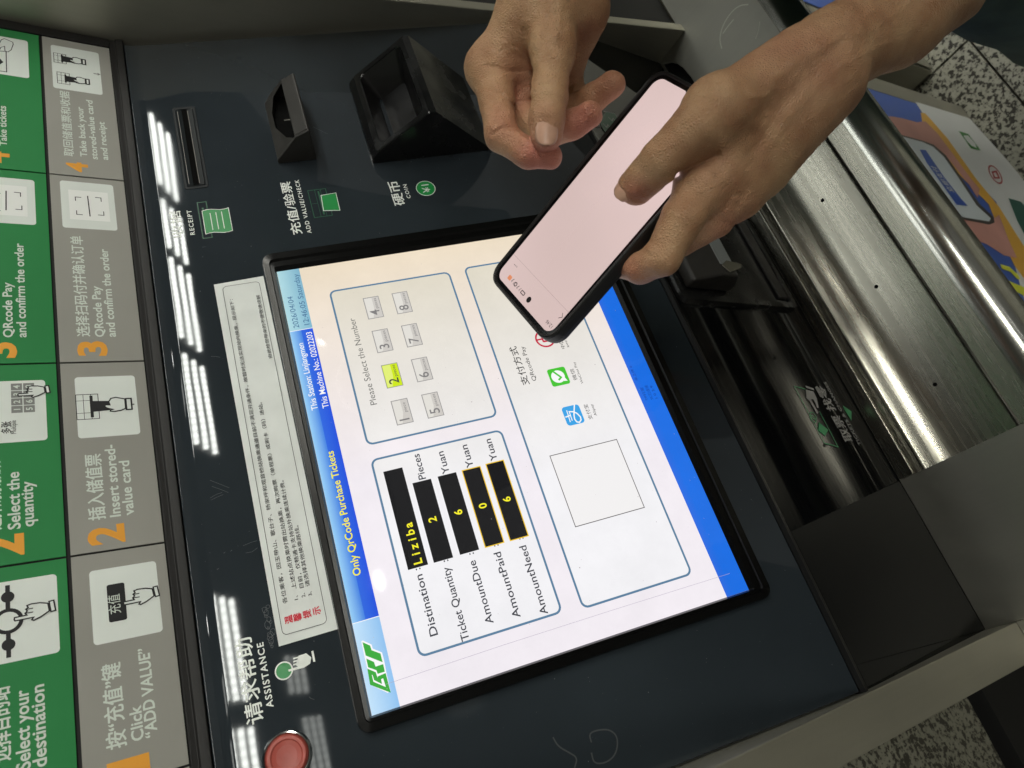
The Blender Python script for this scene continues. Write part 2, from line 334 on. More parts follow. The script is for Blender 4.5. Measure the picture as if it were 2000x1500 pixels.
def slotbox(gk, fr, x, y, w_, h_, z=Z + .05):
    stroke(gk, fr, [(x - w_ / 2, y - h_ / 2), (x + w_ / 2, y - h_ / 2), (x + w_ / 2, y + h_ / 2), (x - w_ / 2, y + h_ / 2)], .45, z, closed=True)
    for f in (.33, .67): stroke(gk, fr, [(x - w_ / 2, y - h_ / 2 + h_ * f), (x + w_ / 2, y - h_ / 2 + h_ * f)], .3, z)
    for f in (.25, .75): stroke(gk, fr, [(x - w_ / 2 + w_ * f, y + h_ * .5), (x - w_ / 2 + w_ * f, y - h_ * .17)], .3, z)

# --- grey row
def sign_lines(tile, num, lines, npx, **kw):
    lines = [(l_[0], l_[1], l_[2], l_[3], l_[4] + .010) for l_ in lines]
    n_, t_ = MB(), MB()
    if num: 
        q = FS.q(*npx[:2]); text(n_, FS, num, q[0], q[1], npx[2], w=npx[3], z=Z, bold=.035)
    for s, a, b, h, bo in lines: textq(t_, FS, s, a, b, h, z=Z, bold=bo)
    pics(tile, num=n_, txt=t_)
# cell 4
T = tiles[0, 0]
sign_lines(T, '4', [('取回储值票和收据', (144, 307), (136, 181), 6.6, .012), ('Take back your', (169, 308), (163, 211), 4.9, .008), ('stored-value card', (191, 313), (180, 198), 4.9, .008), ('and receipt', (211, 314), (204, 240), 4.9, .008)], (171, 339, 14.5, 10.5))
x0, x1, y0, y1 = card(T, [(99, 89), (192, 104), (201, 187.5), (104, 172)])
d, w_, g = MB(), MB(), MB()
for px_, py_, pw_ in ((128, 155, 1), (121, 116, 0)):
    c = FS.q(px_, py_); slotbox(d, FS, c[0], c[1] + 1.5, 14 if pw_ else 12, 9); stroke(d, FS, [(c[0] - 5, c[1]), (c[0] + 5, c[1])], 1.3, Z + .12); hand_hold(d, w_, FS, c[0], c[1], .72)
c = FS.q(189, 146); stroke(g, FS, [(c[0], c[1] + 2.5), (c[0], c[1] - 1)], 1, Z + .05); fill(g, FS, [(c[0] - 1.7, c[1] - .6), (c[0], c[1] - 3), (c[0] + 1.7, c[1] - .6)], Z + .05)
pics(T, d, g, white=w_)
# cell 3
T = tiles[0, 1]
sign_lines(T, '3', [('选择扫码付并确认订单', (176, 658), (162, 463), 7.7, .014), ('QRcode Pay', (201, 659), (197, 560), 5.7, .010), ('and confirm the order', (226, 659), (210, 488), 5.7, .010)], (208, 696, 17.5, 12.5))
x0, x1, y0, y1 = card(T, [(117, 355), (220, 361), (230, 453), (122, 444)])
d, g = MB(), MB(); c = FS.q(173, 404)
stroke(d, FS, [FS.q(171, 384), FS.q(176, 424)], .8, Z + .05)
k = FS.q(*((144, 384))); 
for (px_, py_) in ((147, 386), (150, 420), (197, 388), (203, 422)):
    q = FS.q(px_, py_); sx = 1 if q[0] < c[0] else -1; sy = 1 if q[1] < c[1] else -1
    stroke(d, FS, [(q[0], q[1] + 4 * sy), (q[0], q[1]), (q[0] + 4 * sx, q[1])], .6, Z + .05)
q0, q1 = FS.q(137, 429), FS.q(210, 378); rect(g, FS, min(q0[0], q1[0]), max(q0[0], q1[0]), min(q0[1], q1[1]), max(q0[1], q1[1]), Z - .04)
pics(T, d); build('pictogram_fill', g, mat('sign pale', lin(232, 234, 232), .4), T, fix=False)
# cell 2
T = tiles[0, 2]
sign_lines(T, '2', [('插入储值票', (207, 1014), (197, 887), 8.8, .016), ('Insert stored-', (234, 1009), (225, 869), 6.2, .010), ('value card', (261, 1006), (252, 900), 6.2, .010)], (242, 1059, 19.5, 12.5))
x0, x1, y0, y1 = card(T, [(145, 736), (263, 736), (274, 849), (153, 857)])
d, w_, g = MB(), MB(), MB(); c = FS.q(179, 795); slotbox(d, FS, c[0], c[1] + 2.4, 19, 13); stroke(d, FS, [(c[0] - 8.4, c[1]), (c[0] + 8.4, c[1])], 1.8, Z + .12); hand_hold(d, w_, FS, c[0], c[1], .98, 8.5)
c = FS.q(256, 791); stroke(g, FS, [(c[0], c[1] - 2), (c[0], c[1] + 1)], 1.2, Z + .05); fill(g, FS, [(c[0] - 2.1, c[1] + .6), (c[0], c[1] + 3), (c[0] + 2.1, c[1] + .6)], Z + .05)
pics(T, d, g, white=w_)
# cell 1
T = tiles[0, 3]
sign_lines(T, '1', [('按“充值”键', (249, 1456), (234, 1293), 9.2, .016), ('Click', (280, 1444), (275, 1376), 6.2, .010), ('“ADD VALUE”', (307, 1437), (291, 1264), 6.2, .012)], (290, 1504, 20, 9))
x0, x1, y0, y1 = card(T, [(173, 1121), (303, 1092), (319, 1234), (184, 1261)])
d, w_ = MB(), MB(); bx = rq(FS, [(207, 1144), (242, 1138), (249, 1210), (214, 1217)]); fill(d, FS, rr(*bx, 1.2), Z + .02)
t_ = MB(); textq(t_, FS, '充值', (237, 1197), (234, 1160), 6.2, z=Z + .1); c = FS.q(241, 1180); hand_point(d, w_, FS, c[0], c[1], .95, z=Z + .16)
pics(T, d, txt=t_, white=w_)
# --- green row (cut by the photograph's edge)
T = tiles[1, 0]
sign_lines(T, '4', [('取票', (-14, 290), (-17, 225), 8.0, .014), ('Take tickets', (13, 287), (12, 209), 4.9, .010)], (17, 321, 17, 12))
x0, x1, y0, y1 = card(T, [(-40, 66), (54, 80), (57.5, 154), (-40, 140)])
d, w_ = MB(), MB(); stroke(d, FS, [FS.q(-20, 100), FS.q(12, 102), FS.q(13, 142), FS.q(-20, 137)], .7, Z + .05)
P_ = [FS.q(*p) for p in ((3, 79), (9, 77), (25, 84), (26, 88), (22, 99), (16, 103), (10, 102), (9, 92), (2, 94), (-6, 108), (-14, 108))]; fill(w_, FS, P_, Z + .04); stroke(d, FS, P_, .6, Z + .08, closed=True)
fill(d, FS, [FS.q(-4, 112), FS.q(7, 123), FS.q(-4, 130)], Z + .06)
pics(T, d, white=w_)
T = tiles[1, 1]
sign_lines(T, '3', [('选择扫码付并确认订单', (-8, 660), (-14, 468), 7.4, .014), ('QRcode Pay', (26, 660), (22, 553), 5.6, .010), ('and confirm the order', (52, 660), (45, 477), 5.6, .010)], (30, 700, 18.5, 12.5))
x0, x1, y0, y1 = card(T, [(-50, 345), (66, 351), (72, 442), (-50, 432)])
d, g = MB(), MB(); stroke(d, FS, [FS.q(12, 374), FS.q(12, 412)], .8, Z + .05)
for (px_, py_) in ((-12, 378), (-12, 412), (40, 378), (43, 411)):
    q = FS.q(px_, py_); c = FS.q(14, 394); sx = 1 if q[0] < c[0] else -1; sy = 1 if q[1] < c[1] else -1
    stroke(d, FS, [(q[0], q[1] + 4 * sy), (q[0], q[1]), (q[0] + 4 * sx, q[1])], .6, Z + .05)
q0, q1 = FS.q(-24, 419), FS.q(52, 366); rect(g, FS, min(q0[0], q1[0]), max(q0[0], q1[0]), min(q0[1], q1[1]), max(q0[1], q1[1]), Z - .04)
pics(T, d); build('pictogram_fill', g, MATS['sign pale'], T, fix=False)
T = tiles[1, 2]
sign_lines(T, '2', [('选择购票张数', (5, 1034), (1, 902), 8.8, .016), ('Select the', (40, 1033), (37, 922), 6.4, .010), ('quantity', (67, 1028), (63, 940), 6.4, .010)], (44, 1084, 21, 13.5))
x0, x1, y0, y1 = card(T, [(-60, 752), (87, 739), (94, 861), (-60, 870)])
d, w_, g, t_ = MB(), MB(), MB(), MB()
o_ = FS.q(22.5, 808); sx_, sy_ = 5.6, 6.6
for r_ in range(2):
    for c_ in range(4):
        q = (o_[0] + c_ * sx_, o_[1] - r_ * sy_); rect(g, FS, q[0], q[0] + 5.1, q[1] - 6, q[1], Z + .02); text(t_, FS, str(r_ * 4 + c_ + 1), q[0] + 2.5, q[1] - 4.7, 3.6, z=Z + .08, center=True, bold=.02)
textq(d, FS, '多张', (24, 847), (21, 824), 5.0, z=Z + .05, bold=.02); textq(d, FS, 'Multiple', (32, 848), (31, 822), 2.8, z=Z + .05)
c = FS.q(35, 773); hand_point(d, w_, FS, c[0], c[1], .85, z=Z + .16); pics(T, d, g, t_, white=w_)
T = tiles[1, 3]
sign_lines(T, '1', [('选择目的站', (24, 1483), (18, 1340), 9.0, .016), ('Select your', (61, 1500), (54, 1346), 6.4, .010), ('destination', (92, 1495), (85, 1336), 6.4, .010)], (40, 1560, 20, 9))
x0, x1, y0, y1 = card(T, [(-70, 1148), (110, 1123), (118, 1275), (-60, 1310)])
d, w_ = MB(), MB(); a, b, c = FS.q(18, 1285), FS.q(14, 1144), FS.q(16, 1214)
stroke(d, FS, [(a[0], c[1]), (b[0], c[1])], 2.2, Z + .03); fill(d, FS, circ(c[0], c[1], 7.2), Z + .08); fill(w_, FS, circ(c[0], c[1], 5.2), Z + .12)
for px_, py_ in ((17, 1260), (14, 1167)): q = FS.q(px_, py_); fill(d, FS, circ(q[0], c[1], 3.2, 16), Z + .08)
c = FS.q(28, 1211); hand_point(d, w_, FS, c[0], c[1], .95, z=Z + .2); pics(T, d, white=w_)

# --- touch screen bezel: three stepped rings
bz = MB()
o0 = rr(-9.6, 355.2, -286, 9.8, 8); o1 = rr(-9.0, 354.2, -285, 9.0, 7.4); o2 = rr(-4.2, 347.6, -279.5, 4.8, 4); o3 = rr(-3.6, 346.4, -278.6, 4.2, 3.6); o4 = rr(-1.6, 341, -273.6, 1.6, 1.4); o5 = rr(-.4, 338.4, -270.9, .4, .4)
ring(bz, FM, o0, o1, -.4, 4.2); ring(bz, FM, o1, o2, 4.2, 5.0); ring(bz, FM, o2, o3, 5.0, 3.2); ring(bz, FM, o3, o4, 3.2, 3.4); ring(bz, FM, o4, o5, 3.4, .25)
build('screen_frame', bz, rubber, TM)
# --- touch screen
def scr(name, r, g, b, s=1.0, rough=.04, emit=True):
    c = lin(r, g, b); return mat(name, (0.012, 0.012, 0.013, 1), rough, spec=.5, emit=c if emit else None, es=s if emit else 0)
def screen_back(name, c0, c1, axis, a, b, s=1.0):
    M = mat(name, (.012, .012, .013, 1), .04, spec=.5, emit=c0, es=s); nt = M.node_tree; N = nt.nodes; L = nt.links
    tc = N.new('ShaderNodeTexCoord'); sp = N.new('ShaderNodeSeparateXYZ'); mr = N.new('ShaderNodeMapRange'); mx = N.new('ShaderNodeMix'); mx.data_type = 'RGBA'
    L.new(tc.outputs['Object'], sp.inputs[0]); L.new(sp.outputs[axis], mr.inputs[0]); mr.inputs[1].default_value = a; mr.inputs[2].default_value = b
    L.new(mr.outputs[0], mx.inputs[0]); mx.inputs[6].default_value = c0; mx.inputs[7].default_value = c1; L.new(mx.outputs[2], N['Principled BSDF'].inputs['Emission Color'])
    n_ = N.new('ShaderNodeTexNoise'); n_.inputs['Scale'].default_value = 16; n_.inputs['Detail'].default_value = 8; n_.inputs['Roughness'].default_value = .7; m3_ = N.new('ShaderNodeMapRange'); m3_.inputs[1].default_value = .3; m3_.inputs[2].default_value = .7; m3_.inputs[3].default_value = s * .93; m3_.inputs[4].default_value = s * 1.03
    L.new(tc.outputs['Object'], n_.inputs['Vector']); L.new(n_.outputs['Fac'], m3_.inputs[0]); L.new(m3_.outputs[0], N['Principled BSDF'].inputs['Emission Strength']); return M
bx0 = ABS[TM.name][0]
def wx(x): return x / 1000 - bx0
scr_bg = screen_back('display background', lin(244, 238, 244), lin(238, 222, 196), 0, wx(150), wx(345), 1.0)
scr_pn = screen_back('display panel', lin(244, 243, 246), lin(224, 216, 196), 0, wx(120), wx(330), 1.0)
ds = MB(); rect(ds, FM, -.3, 338.3, -270.8, .3, -6, 6.2); screen = build('touch_screen', ds, scr_bg, TM)
z0 = .24
def S(name, mb, m_): return build(name, mb, m_, screen, fix=False)
# header bars
hb = MB(); rect(hb, FM, 55.9, 280.3, -17.1, .2, z0)
M = scr('display header blue', 30, 90, 220); nt = M.node_tree
S('header_bar', hb, screen_back('display header', lin(38, 84, 214), lin(150, 200, 250), 2, 0, 0)) if False else None
a_, b_ = W([(0, -17.1, 0)])[0][2] - ABS[TM.name][2], W([(0, 0, 0)])[0][2] - ABS[TM.name][2]
m1 = screen_back('display header top', lin(64, 128, 226), lin(150, 205, 246), 2, a_ + (b_ - a_) * .5, b_)
m2 = screen_back('display header low', lin(32, 82, 222), lin(48, 104, 224), 2, a_, a_ + (b_ - a_) * .5)
m3 = screen_back('display logo bar', lin(146, 196, 242), lin(196, 228, 252), 2, a_, b_)
t1 = MB(); rect(t1, FM, 55.9, 280.3, -8.4, .2, z0); S('header_bar', t1, m1)
t2 = MB(); rect(t2, FM, 55.9, 280.3, -17.1, -8.4, z0); S('header_bar', t2, m2)
t3 = MB(); rect(t3, FM, -.3, 55.4, -17.1, .2, z0); S('logo_bar', t3, m3); t3 = MB(); rect(t3, FM, 280.8, 338.3, -17.1, .2, z0); S('date_bar', t3, screen_back('display date bar', lin(128, 182, 206), lin(176, 218, 226), 2, a_, b_))
for xx in (55.4, 280.3): t4 = MB(); rect(t4, FM, xx, xx + .5, -17.1, .2, z0); S('header_divider', t4, scr('display white', 250, 250, 250))
bb_ = MB(); rect(bb_, FM, -.3, 338.3, -270.8, -252.5, z0)
a2, b2 = W([(0, -270.5, 0)])[0][2] - ABS[TM.name][2], W([(0, -252.5, 0)])[0][2] - ABS[TM.name][2]
S('footer_bar', bb_, screen_back('display footer', lin(24, 110, 228), lin(44, 108, 226), 2, b2 - .006, b2))
# rounded frames
for (x0, x1, y0, y1) in ((174.4, 311.1, -135, -36.3), (24, 162, -134.2, -36.0), (22, 312.4, -234.2, -149.4)):
    p = MB(); fill(p, FM, rr(x0, x1, y0, y1, 4.5), z0 + .05); S('window_panel', p, scr_pn)
    p = MB(); ring(p, FM, rr(x0 - .75, x1 + .75, y0 - .75, y1 + .75, 5.2), rr(x0 + .75, x1 - .75, y0 + .75, y1 - .75, 3.8), z0 + .1); S('window_frame', p, scr('display frame blue', 92, 128, 158))
# number buttons
btn_fill = screen_back('display button', lin(196, 194, 190), lin(222, 220, 214), 0, 0, 0.02)
pieces = MB(); edge = MB(); glare = MB(); dig = MB(); dgd = MB()
cols_ = (184.4, 215.9, 247.6, 279.2)
for i in range(8):
    x0 = cols_[i % 4]; y1 = -60.5 if i < 4 else -84.0; y0 = y1 - 12.1; x1 = x0 + 20
    f_ = MB(); rect(f_, FM, x0, x1, y0, y1, z0 + .12)
    ob = S('number_button', f_, scr('display button green', 206, 232, 20) if i == 1 else scr('display button grey', 206, 202, 196))
    gl = MB(); fill(gl, FM, [(x0 + .6, y1 - .6), (x1 - .6, y1 - .6), (x1 - .6, y1 - 6.6), (x0 + 9, y1 - 6.6), (x0 + .6, y1 - 4.2)], z0 + .16); S('button_glare', gl, scr('display button green light', 226, 240, 120) if i == 1 else scr('display button light', 226, 223, 216))
    stroke(edge, FM, [(x0, y0), (x1, y0), (x1, y1), (x0, y1)], .55, z0 + .2, closed=True)
    t_ = dgd if i == 1 else dig
    text(t_, FM, str(i + 1), x0 + 2.6, y0 + 2.2, 7.8, z=z0 + .24, bold=.008); text(t_, FM, 'piece' if i == 0 else 'pieces', x0 + (9 if i == 0 else 8.6), y0 + 2.2, 2.5, w=8.0 if i == 0 else 10.2, z=z0 + .24)
S('button_edge', edge, scr('display edge grey', 148, 146, 146)); S('lettering', dig, scr('display grey text', 128, 126, 126)); S('lettering', dgd, scr('display dark text', 66, 70, 66))
t_ = MB(); textq(t_, FM, 'Please Select the Number', (735, 790), (694, 621), 5.0, z=z0 + .14); S('lettering', t_, scr('display soft text', 112, 112, 108))
# data boxes
bk, ye, yl, tx = MB(), MB(), MB(), MB()
boxes = [(79.2, 151.4, -56, -42.2), (79.2, 137.9, -73.6, -60), (79.6, 138.2, -92.4, -78.6), (79.8, 138.1, -110.6, -96.9), (79.6, 138.5, -128.8, -115.2)]
for i, b in enumerate(boxes):
    rect(bk, FM, *b, z0 + .14)
    if i > 2: stroke(yl, FM, [(b[0], b[2]), (b[1], b[2]), (b[1], b[3]), (b[0], b[3])], .7, z0 + .2, closed=True)
x = 81.0
for ch in 'Liziba':
    text(ye, FM, ch, x + 2.2, -52.6, 6.0, z=z0 + .2, bold=.02, center=True); x += 5.15
for i, ch in enumerate('2606'): b = boxes[i + 1]; text(ye, FM, ch, (b[0] + b[1]) / 2, b[2] + 4.0, 5.8, z=z0 + .2, bold=.02, center=True)
for s, a, b, h in [('Distination', (856, 1239.5), (824, 1121), 5.5), (':', (821.5, 1112), (820.5, 1108.5), 5.0), ('Ticket Quantity', (915, 1250), (879, 1106), 5.4), (':', (875.8, 1096), (875, 1092.5), 5.0), ('AmountDue', (962, 1217), (930, 1093), 5.4), (':', (925.5, 1082), (924.8, 1078.5), 5.0), ('AmountPaid', (1016, 1205), (978, 1077), 5.4), (':', (973.8, 1066), (973, 1062.5), 5.0), ('AmountNeed', (1068, 1199), (1029, 1064), 5.4), (':', (1022.5, 1052.5), (1021.8, 1049), 5.0),
                   ('Pieces', (831.5, 935), (819, 886), 5.4), ('Yuan', (878, 924.5), (866, 881), 5.4), ('Yuan', (924.5, 912.5), (912.5, 868), 5.4), ('Yuan', (971, 899), (959, 856.5), 5.4)]:
    textq(tx, FM, s, a, b, h, z=z0 + .14, bold=.010)
S('data_box', bk, scr('display black', 14, 14, 18)); S('lettering', ye, scr('display yellow', 250, 240, 40)); S('box_edge', yl, scr('display amber', 240, 196, 40)); S('lettering', tx, scr('display text', 62, 64, 72))
# header texts
t_ = MB(); textq(t_, FM, 'Only QrCode Purchase Tickets', (703, 1123), (653, 880), 5.2, z=z0 + .1, bold=.012); S('lettering', t_, MATS['display yellow'])
t_ = MB(); textq(t_, FM, 'This Station: Linjiangmen', (621, 800), (592, 670), 4.6, z=z0 + .1, bold=.005); textq(t_, FM, 'This Machine No.: 02022203', (642, 796), (609, 648), 4.6, z=z0 + .1, bold=.005); S('lettering', t_, MATS['display white'])
t_ = MB(); textq(t_, FM, '2026/04/04', (585, 640), (571, 579), 4.4, z=z0 + .1); textq(t_, FM, '12:46:05 Saturday', (604, 634), (583, 535), 4.4, z=z0 + .1); S('lettering', t_, scr('display date blue', 70, 110, 150))
# the green emblem
lg = lambda a, b: FM.q(680 + a / 9.375, 1220 + b / 9.375)
outl = [(265, 290), (430, 365), (450, 440), (620, 510), (665, 690), (700, 880), (775, 1215), (725, 1250), (410, 1105), (350, 810), (300, 590), (240, 310)]
wm = MB(); fill(wm, FM, [lg(*p) for p in outl], z0 + .06); S('emblem_backing', wm, MATS['display white'])
gm = MB()
fill(gm, FM, [lg(*p) for p in [(262, 322), (402, 385), (430, 470), (592, 530), (632, 690), (322, 568)]], z0 + .12)
fill(gm, FM, [lg(*p) for p in [(332, 622), (472, 684), (502, 770), (642, 722), (672, 862), (540, 902), (518, 836), (366, 782)]], z0 + .12)
stroke(gm, FM, [lg(*p) for p in [(548, 985), (664, 935), (735, 1195), (432, 1075), (392, 860), (478, 900), (505, 990), (580, 1035), (560, 960)]], 2.3, z0 + .12)
S('emblem', gm, scr('display emblem green', 62, 170, 62))
# payment section
t_ = MB(); textq(t_, FM, '支付方式', (1034, 751), (1009, 676), 6.0, z=z0 + .14, bold=.012); textq(t_, FM, 'QRcode Pay', (1045, 744), (1026, 676), 3.6, z=z0 + .14)
textq(t_, FM, '微信', (1129, 742), (1119, 720), 3.3, z=z0 + .14); textq(t_, FM, 'WeChat Pay', (1139.5, 749), (1123, 707), 2.1, z=z0 + .14)
textq(t_, FM, '支付宝', (1157, 819), (1148, 789), 3.3, z=z0 + .14); textq(t_, FM, 'Alipay', (1165, 812), (1158, 789), 2.3, z=z0 + .14)
textq(t_, FM, '中国银行', (1104, 681), (1089, 640), 3.3, z=z0 + .14); textq(t_, FM, 'BANK OF CHINA', (1111, 678), (1096, 637), 1.7, z=z0 + .14); S('lettering', t_, scr('display near black', 50, 50, 50))
q_ = MB(); stroke(q_, FM, [(76.6, -219.6), (132.8, -219.6), (132.8, -164.0), (76.6, -164.0)], .6, z0 + .14, closed=True); S('code_frame', q_, scr('display thin grey', 96, 92, 92))
q_ = MB(); rect(q_, FM, 76.6, 132.8, -219.6, -164.0, z0 + .1); S('code_field', q_, scr('display code field', 242, 240, 240))
g_ = MB(); fill(g_, FM, rr(187.4, 203.2, -201.3, -185.9, 2), z0 + .12); S('payment_icon', g_, scr('display wechat green', 70, 196, 50))
g_ = MB(); fill(g_, FM, circ(195.4, -193.2, 5.6), z0 + .16); fill(g_, FM, [(190.5, -196.5), (190.2, -199.6), (193.6, -198.2)], z0 + .165); S('payment_icon_mark', g_, MATS['display white'])
g_ = MB(); stroke(g_, FM, [(192.2, -192.6), (194.2, -195.4), (200.4, -190.8)], 1.5, z0 + .2); S('payment_icon_mark', g_, MATS['display wechat green'])
g_ = MB(); fill(g_, FM, rr(152.5, 168.7, -200.7, -186, 2.6), z0 + .12); S('payment_icon', g_, scr('display alipay blue', 62, 164, 230))
g_ = MB(); lp_ = lambda a, b: FM.q(1090 + a / 11.54, 720 + b / 11.54)
stroke(g_, FM, [lp_(190, 945), lp_(275, 1210)], .7, z0 + .16); stroke(g_, FM, [lp_(245, 965), lp_(318, 1178)], .7, z0 + .16); stroke(g_, FM, [lp_(162, 1100), lp_(270, 1060)], 1.0, z0 + .17)
stroke(g_, FM, [lp_(235, 975), lp_(330, 975), lp_(420, 1010), lp_(500, 1090), lp_(515, 1160), lp_(480, 1215), lp_(420, 1205), lp_(370, 1140), lp_(355, 1050), lp_(365, 800)], 1.0, z0 + .18)
S('payment_icon_mark', g_, MATS['display white'])
g_ = MB(); ring(g_, FM, circ(231.4, -194.6, 8.4, 32), circ(231.4, -194.6, 6.9, 32), z0 + .14); ring(g_, FM, rr(228.0, 234.8, -197.6, -191.6, 1.2), rr(229.6, 233.2, -196.2, -193.0, .5), z0 + .14)
stroke(g_, FM, [(231.4, -191.6), (231.4, -187.4)], 1.4, z0 + .15); stroke(g_, FM, [(231.4, -197.6), (231.4, -201.8)], 1.4, z0 + .15); S('payment_icon', g_, scr('display bank red', 196, 44, 70))
t_ = MB(); textq(t_, FM, '未上传 0', (1244, 744), (1236, 714), 2.4, z=z0 + .1); textq(t_, FM, 'TP托管', (1265, 782), (1257, 756), 2.6, z=z0 + .1); textq(t_, FM, 'SC已连接', (1275, 780), (1265, 752), 2.6, z=z0 + .1); textq(t_, FM, '1 0 2 9', (1284, 778), (1274, 753), 2.2, z=z0 + .1); S('lettering', t_, scr('display navy text', 18, 56, 150))
# wear on the glass: film edge and smudges
g_ = MB(); stroke(g_, FM, [(14.5, -12), (15.2, -90), (15.0, -170), (14.2, -262)], .22, z0 + .3); S('scratch', g_, scr('display film edge', 176, 166, 186))
g_ = MB()
for i in range(150):
    x, y = rng.uniform(3, 335), rng.uniform(-268, -2); r_ = rng.uniform(.10, .3) * (1 + (rng.random() < .1)); fill(g_, FM, [(x + r_ * math.cos(a) * rng.uniform(.5, 1.3), y + r_ * math.sin(a)) for a in np.linspace(0, 6.28, 6)[:-1]], z0 + .3)
o_ = S('dust_speck', g_, scr('display dust', 190, 182, 184)); o_['kind'] = 'stuff'

# --- printed legends on the main panel
def P(name, mb, m_, label=None): return build(name, mb, m_, TM, fix=False, label=label)
zp = .12
w_ = MB()
textq(w_, FM, '收据', (357, 463), (354, 411), 8.0, z=zp, bold=.02); textq(w_, FM, 'RECEIPT', (381, 458), (373, 410), 3.6, z=zp, bold=.012, sp=1.25)
textq(w_, FM, '充值/验票', (586, 457), (572, 354), 8.2, z=zp, bold=.02); textq(w_, FM, 'ADD VALUE/CHECK', (609, 455), (583, 351), 3.6, z=zp, bold=.012, sp=1.25)
textq(w_, FM, '硬币', (790, 400), (780, 353), 9.4, z=zp, bold=.02); textq(w_, FM, 'COIN', (802, 387), (794, 360), 3.4, z=zp, bold=.012, sp=1.25)
textq(w_, FM, '请求帮助', (515, 1408), (492, 1242), 9.5, z=zp, bold=.02); textq(w_, FM, 'ASSISTANCE', (535, 1380), (513, 1254), 4.0, z=zp, bold=.02, sp=1.2)
P('lettering', w_, print_white)
def q_(*pts): return [FM.q(*p) for p in pts]
g_ = MB(); x0, x1, y0, y1 = rq(FM, [(386, 396), (403, 394), (414, 464), (396, 466)]); stroke(g_, FM, [(x0, y0), (x1, y0), (x1, y1), (x0, y1)], .7, zp, closed=True); stroke(g_, FM, [(x0 + 6, (y0 + y1) / 2), (x1 - 6, (y0 + y1) / 2)], 1.4, zp)
P('receipt_slot_icon', g_, print_dgreen)
a = FM.q(403, 410); b = FM.q(448, 450)
rx0, rx1 = b[0] - .5, a[0] - 1; ry1, ry0 = FM.q(398, 430)[1], FM.q(450, 430)[1]
def receipt(x0, x1, y0, y1, e=0):
    n = 7; s = [(x0 - e + .9 * math.sin(i / (n - 1) * 6.28), y1 + e - (y1 - y0 + 2 * e) * i / (n - 1)) for i in range(n)]; t = [(x1 + e + .9 * math.sin(i / (n - 1) * 6.28), y1 + e - (y1 - y0 + 2 * e) * i / (n - 1)) for i in range(n)][::-1]; return s + t
e_ = MB(); stroke(e_, FM, receipt(rx0, rx1, ry0, ry1, .2), .5, zp + .1, closed=True)
for f in (.28, .5, .72): stroke(e_, FM, [(rx0 + 3, ry1 + (ry0 - ry1) * f), (rx1 - 3, ry1 + (ry0 - ry1) * f)], .55, zp + .12)
f_ = MB(); fill(f_, FM, receipt(rx0, rx1, ry0, ry1), zp + .05); P('receipt_icon', f_, print_green); P('icon_outline', e_, print_white); e_ = MB()
# card icon
x0, x1, y0, y1 = rq(FM, [(602, 372), (636, 369), (649, 421), (613, 425)]); g_ = MB(); stroke(g_, FM, [(x0, y0), (x1, y0), (x1, y1), (x0, y1)], .5, zp, closed=True)
for f in (.3, .62): stroke(g_, FM, [(x0, y0 + (y1 - y0) * f), (x1, y0 + (y1 - y0) * f)], .3, zp)
stroke(g_, FM, [((x0 + x1) / 2, y1), ((x0 + x1) / 2, y0 + (y1 - y0) * .62)], .3, zp); stroke(g_, FM, [(x0 + 2, (y0 + y1) / 2 - 1), (x1 - 2, (y0 + y1) / 2 - 1)], 1.3, zp + .03); P('card_slot_icon', g_, print_dgreen)
c4 = q_((627, 382), (656, 377), (664, 411), (632, 412)); f_ = MB(); fill(f_, FM, c4, zp + .08); P('card_icon', f_, print_green); stroke(e_, FM, c4, .5, zp + .14, closed=True); P('icon_outline', e_, print_white); e_ = MB()
c = FM.q(831.5, 368); f_ = MB(); fill(f_, FM, circ(c[0], c[1], 8.2), zp); P('coin_icon', f_, print_green); ring(e_, FM, circ(c[0], c[1], 8.7), circ(c[0], c[1], 8.15), zp + .05)
text(e_, FM, '¥1', c[0] - 5.0, c[1] - 3.6, 7.2, w=9.4, z=zp + .06)
P('icon_outline', e_, print_white); e_ = MB()
# assistance icon
c = FM.q(554.5, 1310); f_ = MB(); fill(f_, FM, circ(c[0], c[1], 4.6), zp); P('assistance_icon', f_, print_green); ring(e_, FM, circ(c[0], c[1], 5.4), circ(c[0], c[1], 4.6), zp)
hp = q_((563, 1308), (582, 1302), (578, 1299), (583, 1281), (598, 1276), (608, 1284), (606, 1296), (594, 1304), (586, 1306), (564, 1312))
fill(e_, FM, hp, zp + .1); fill(e_, FM, q_((608, 1272), (612, 1271), (616, 1292), (612, 1293)), zp + .1)
for k in range(3): fill(e_, FM, q_((573, 1297 - 6 * k), (584, 1294 - 6 * k), (584, 1297 - 6 * k), (573, 1300 - 6 * k)), zp + .1)
P('icon_outline', e_, print_white)
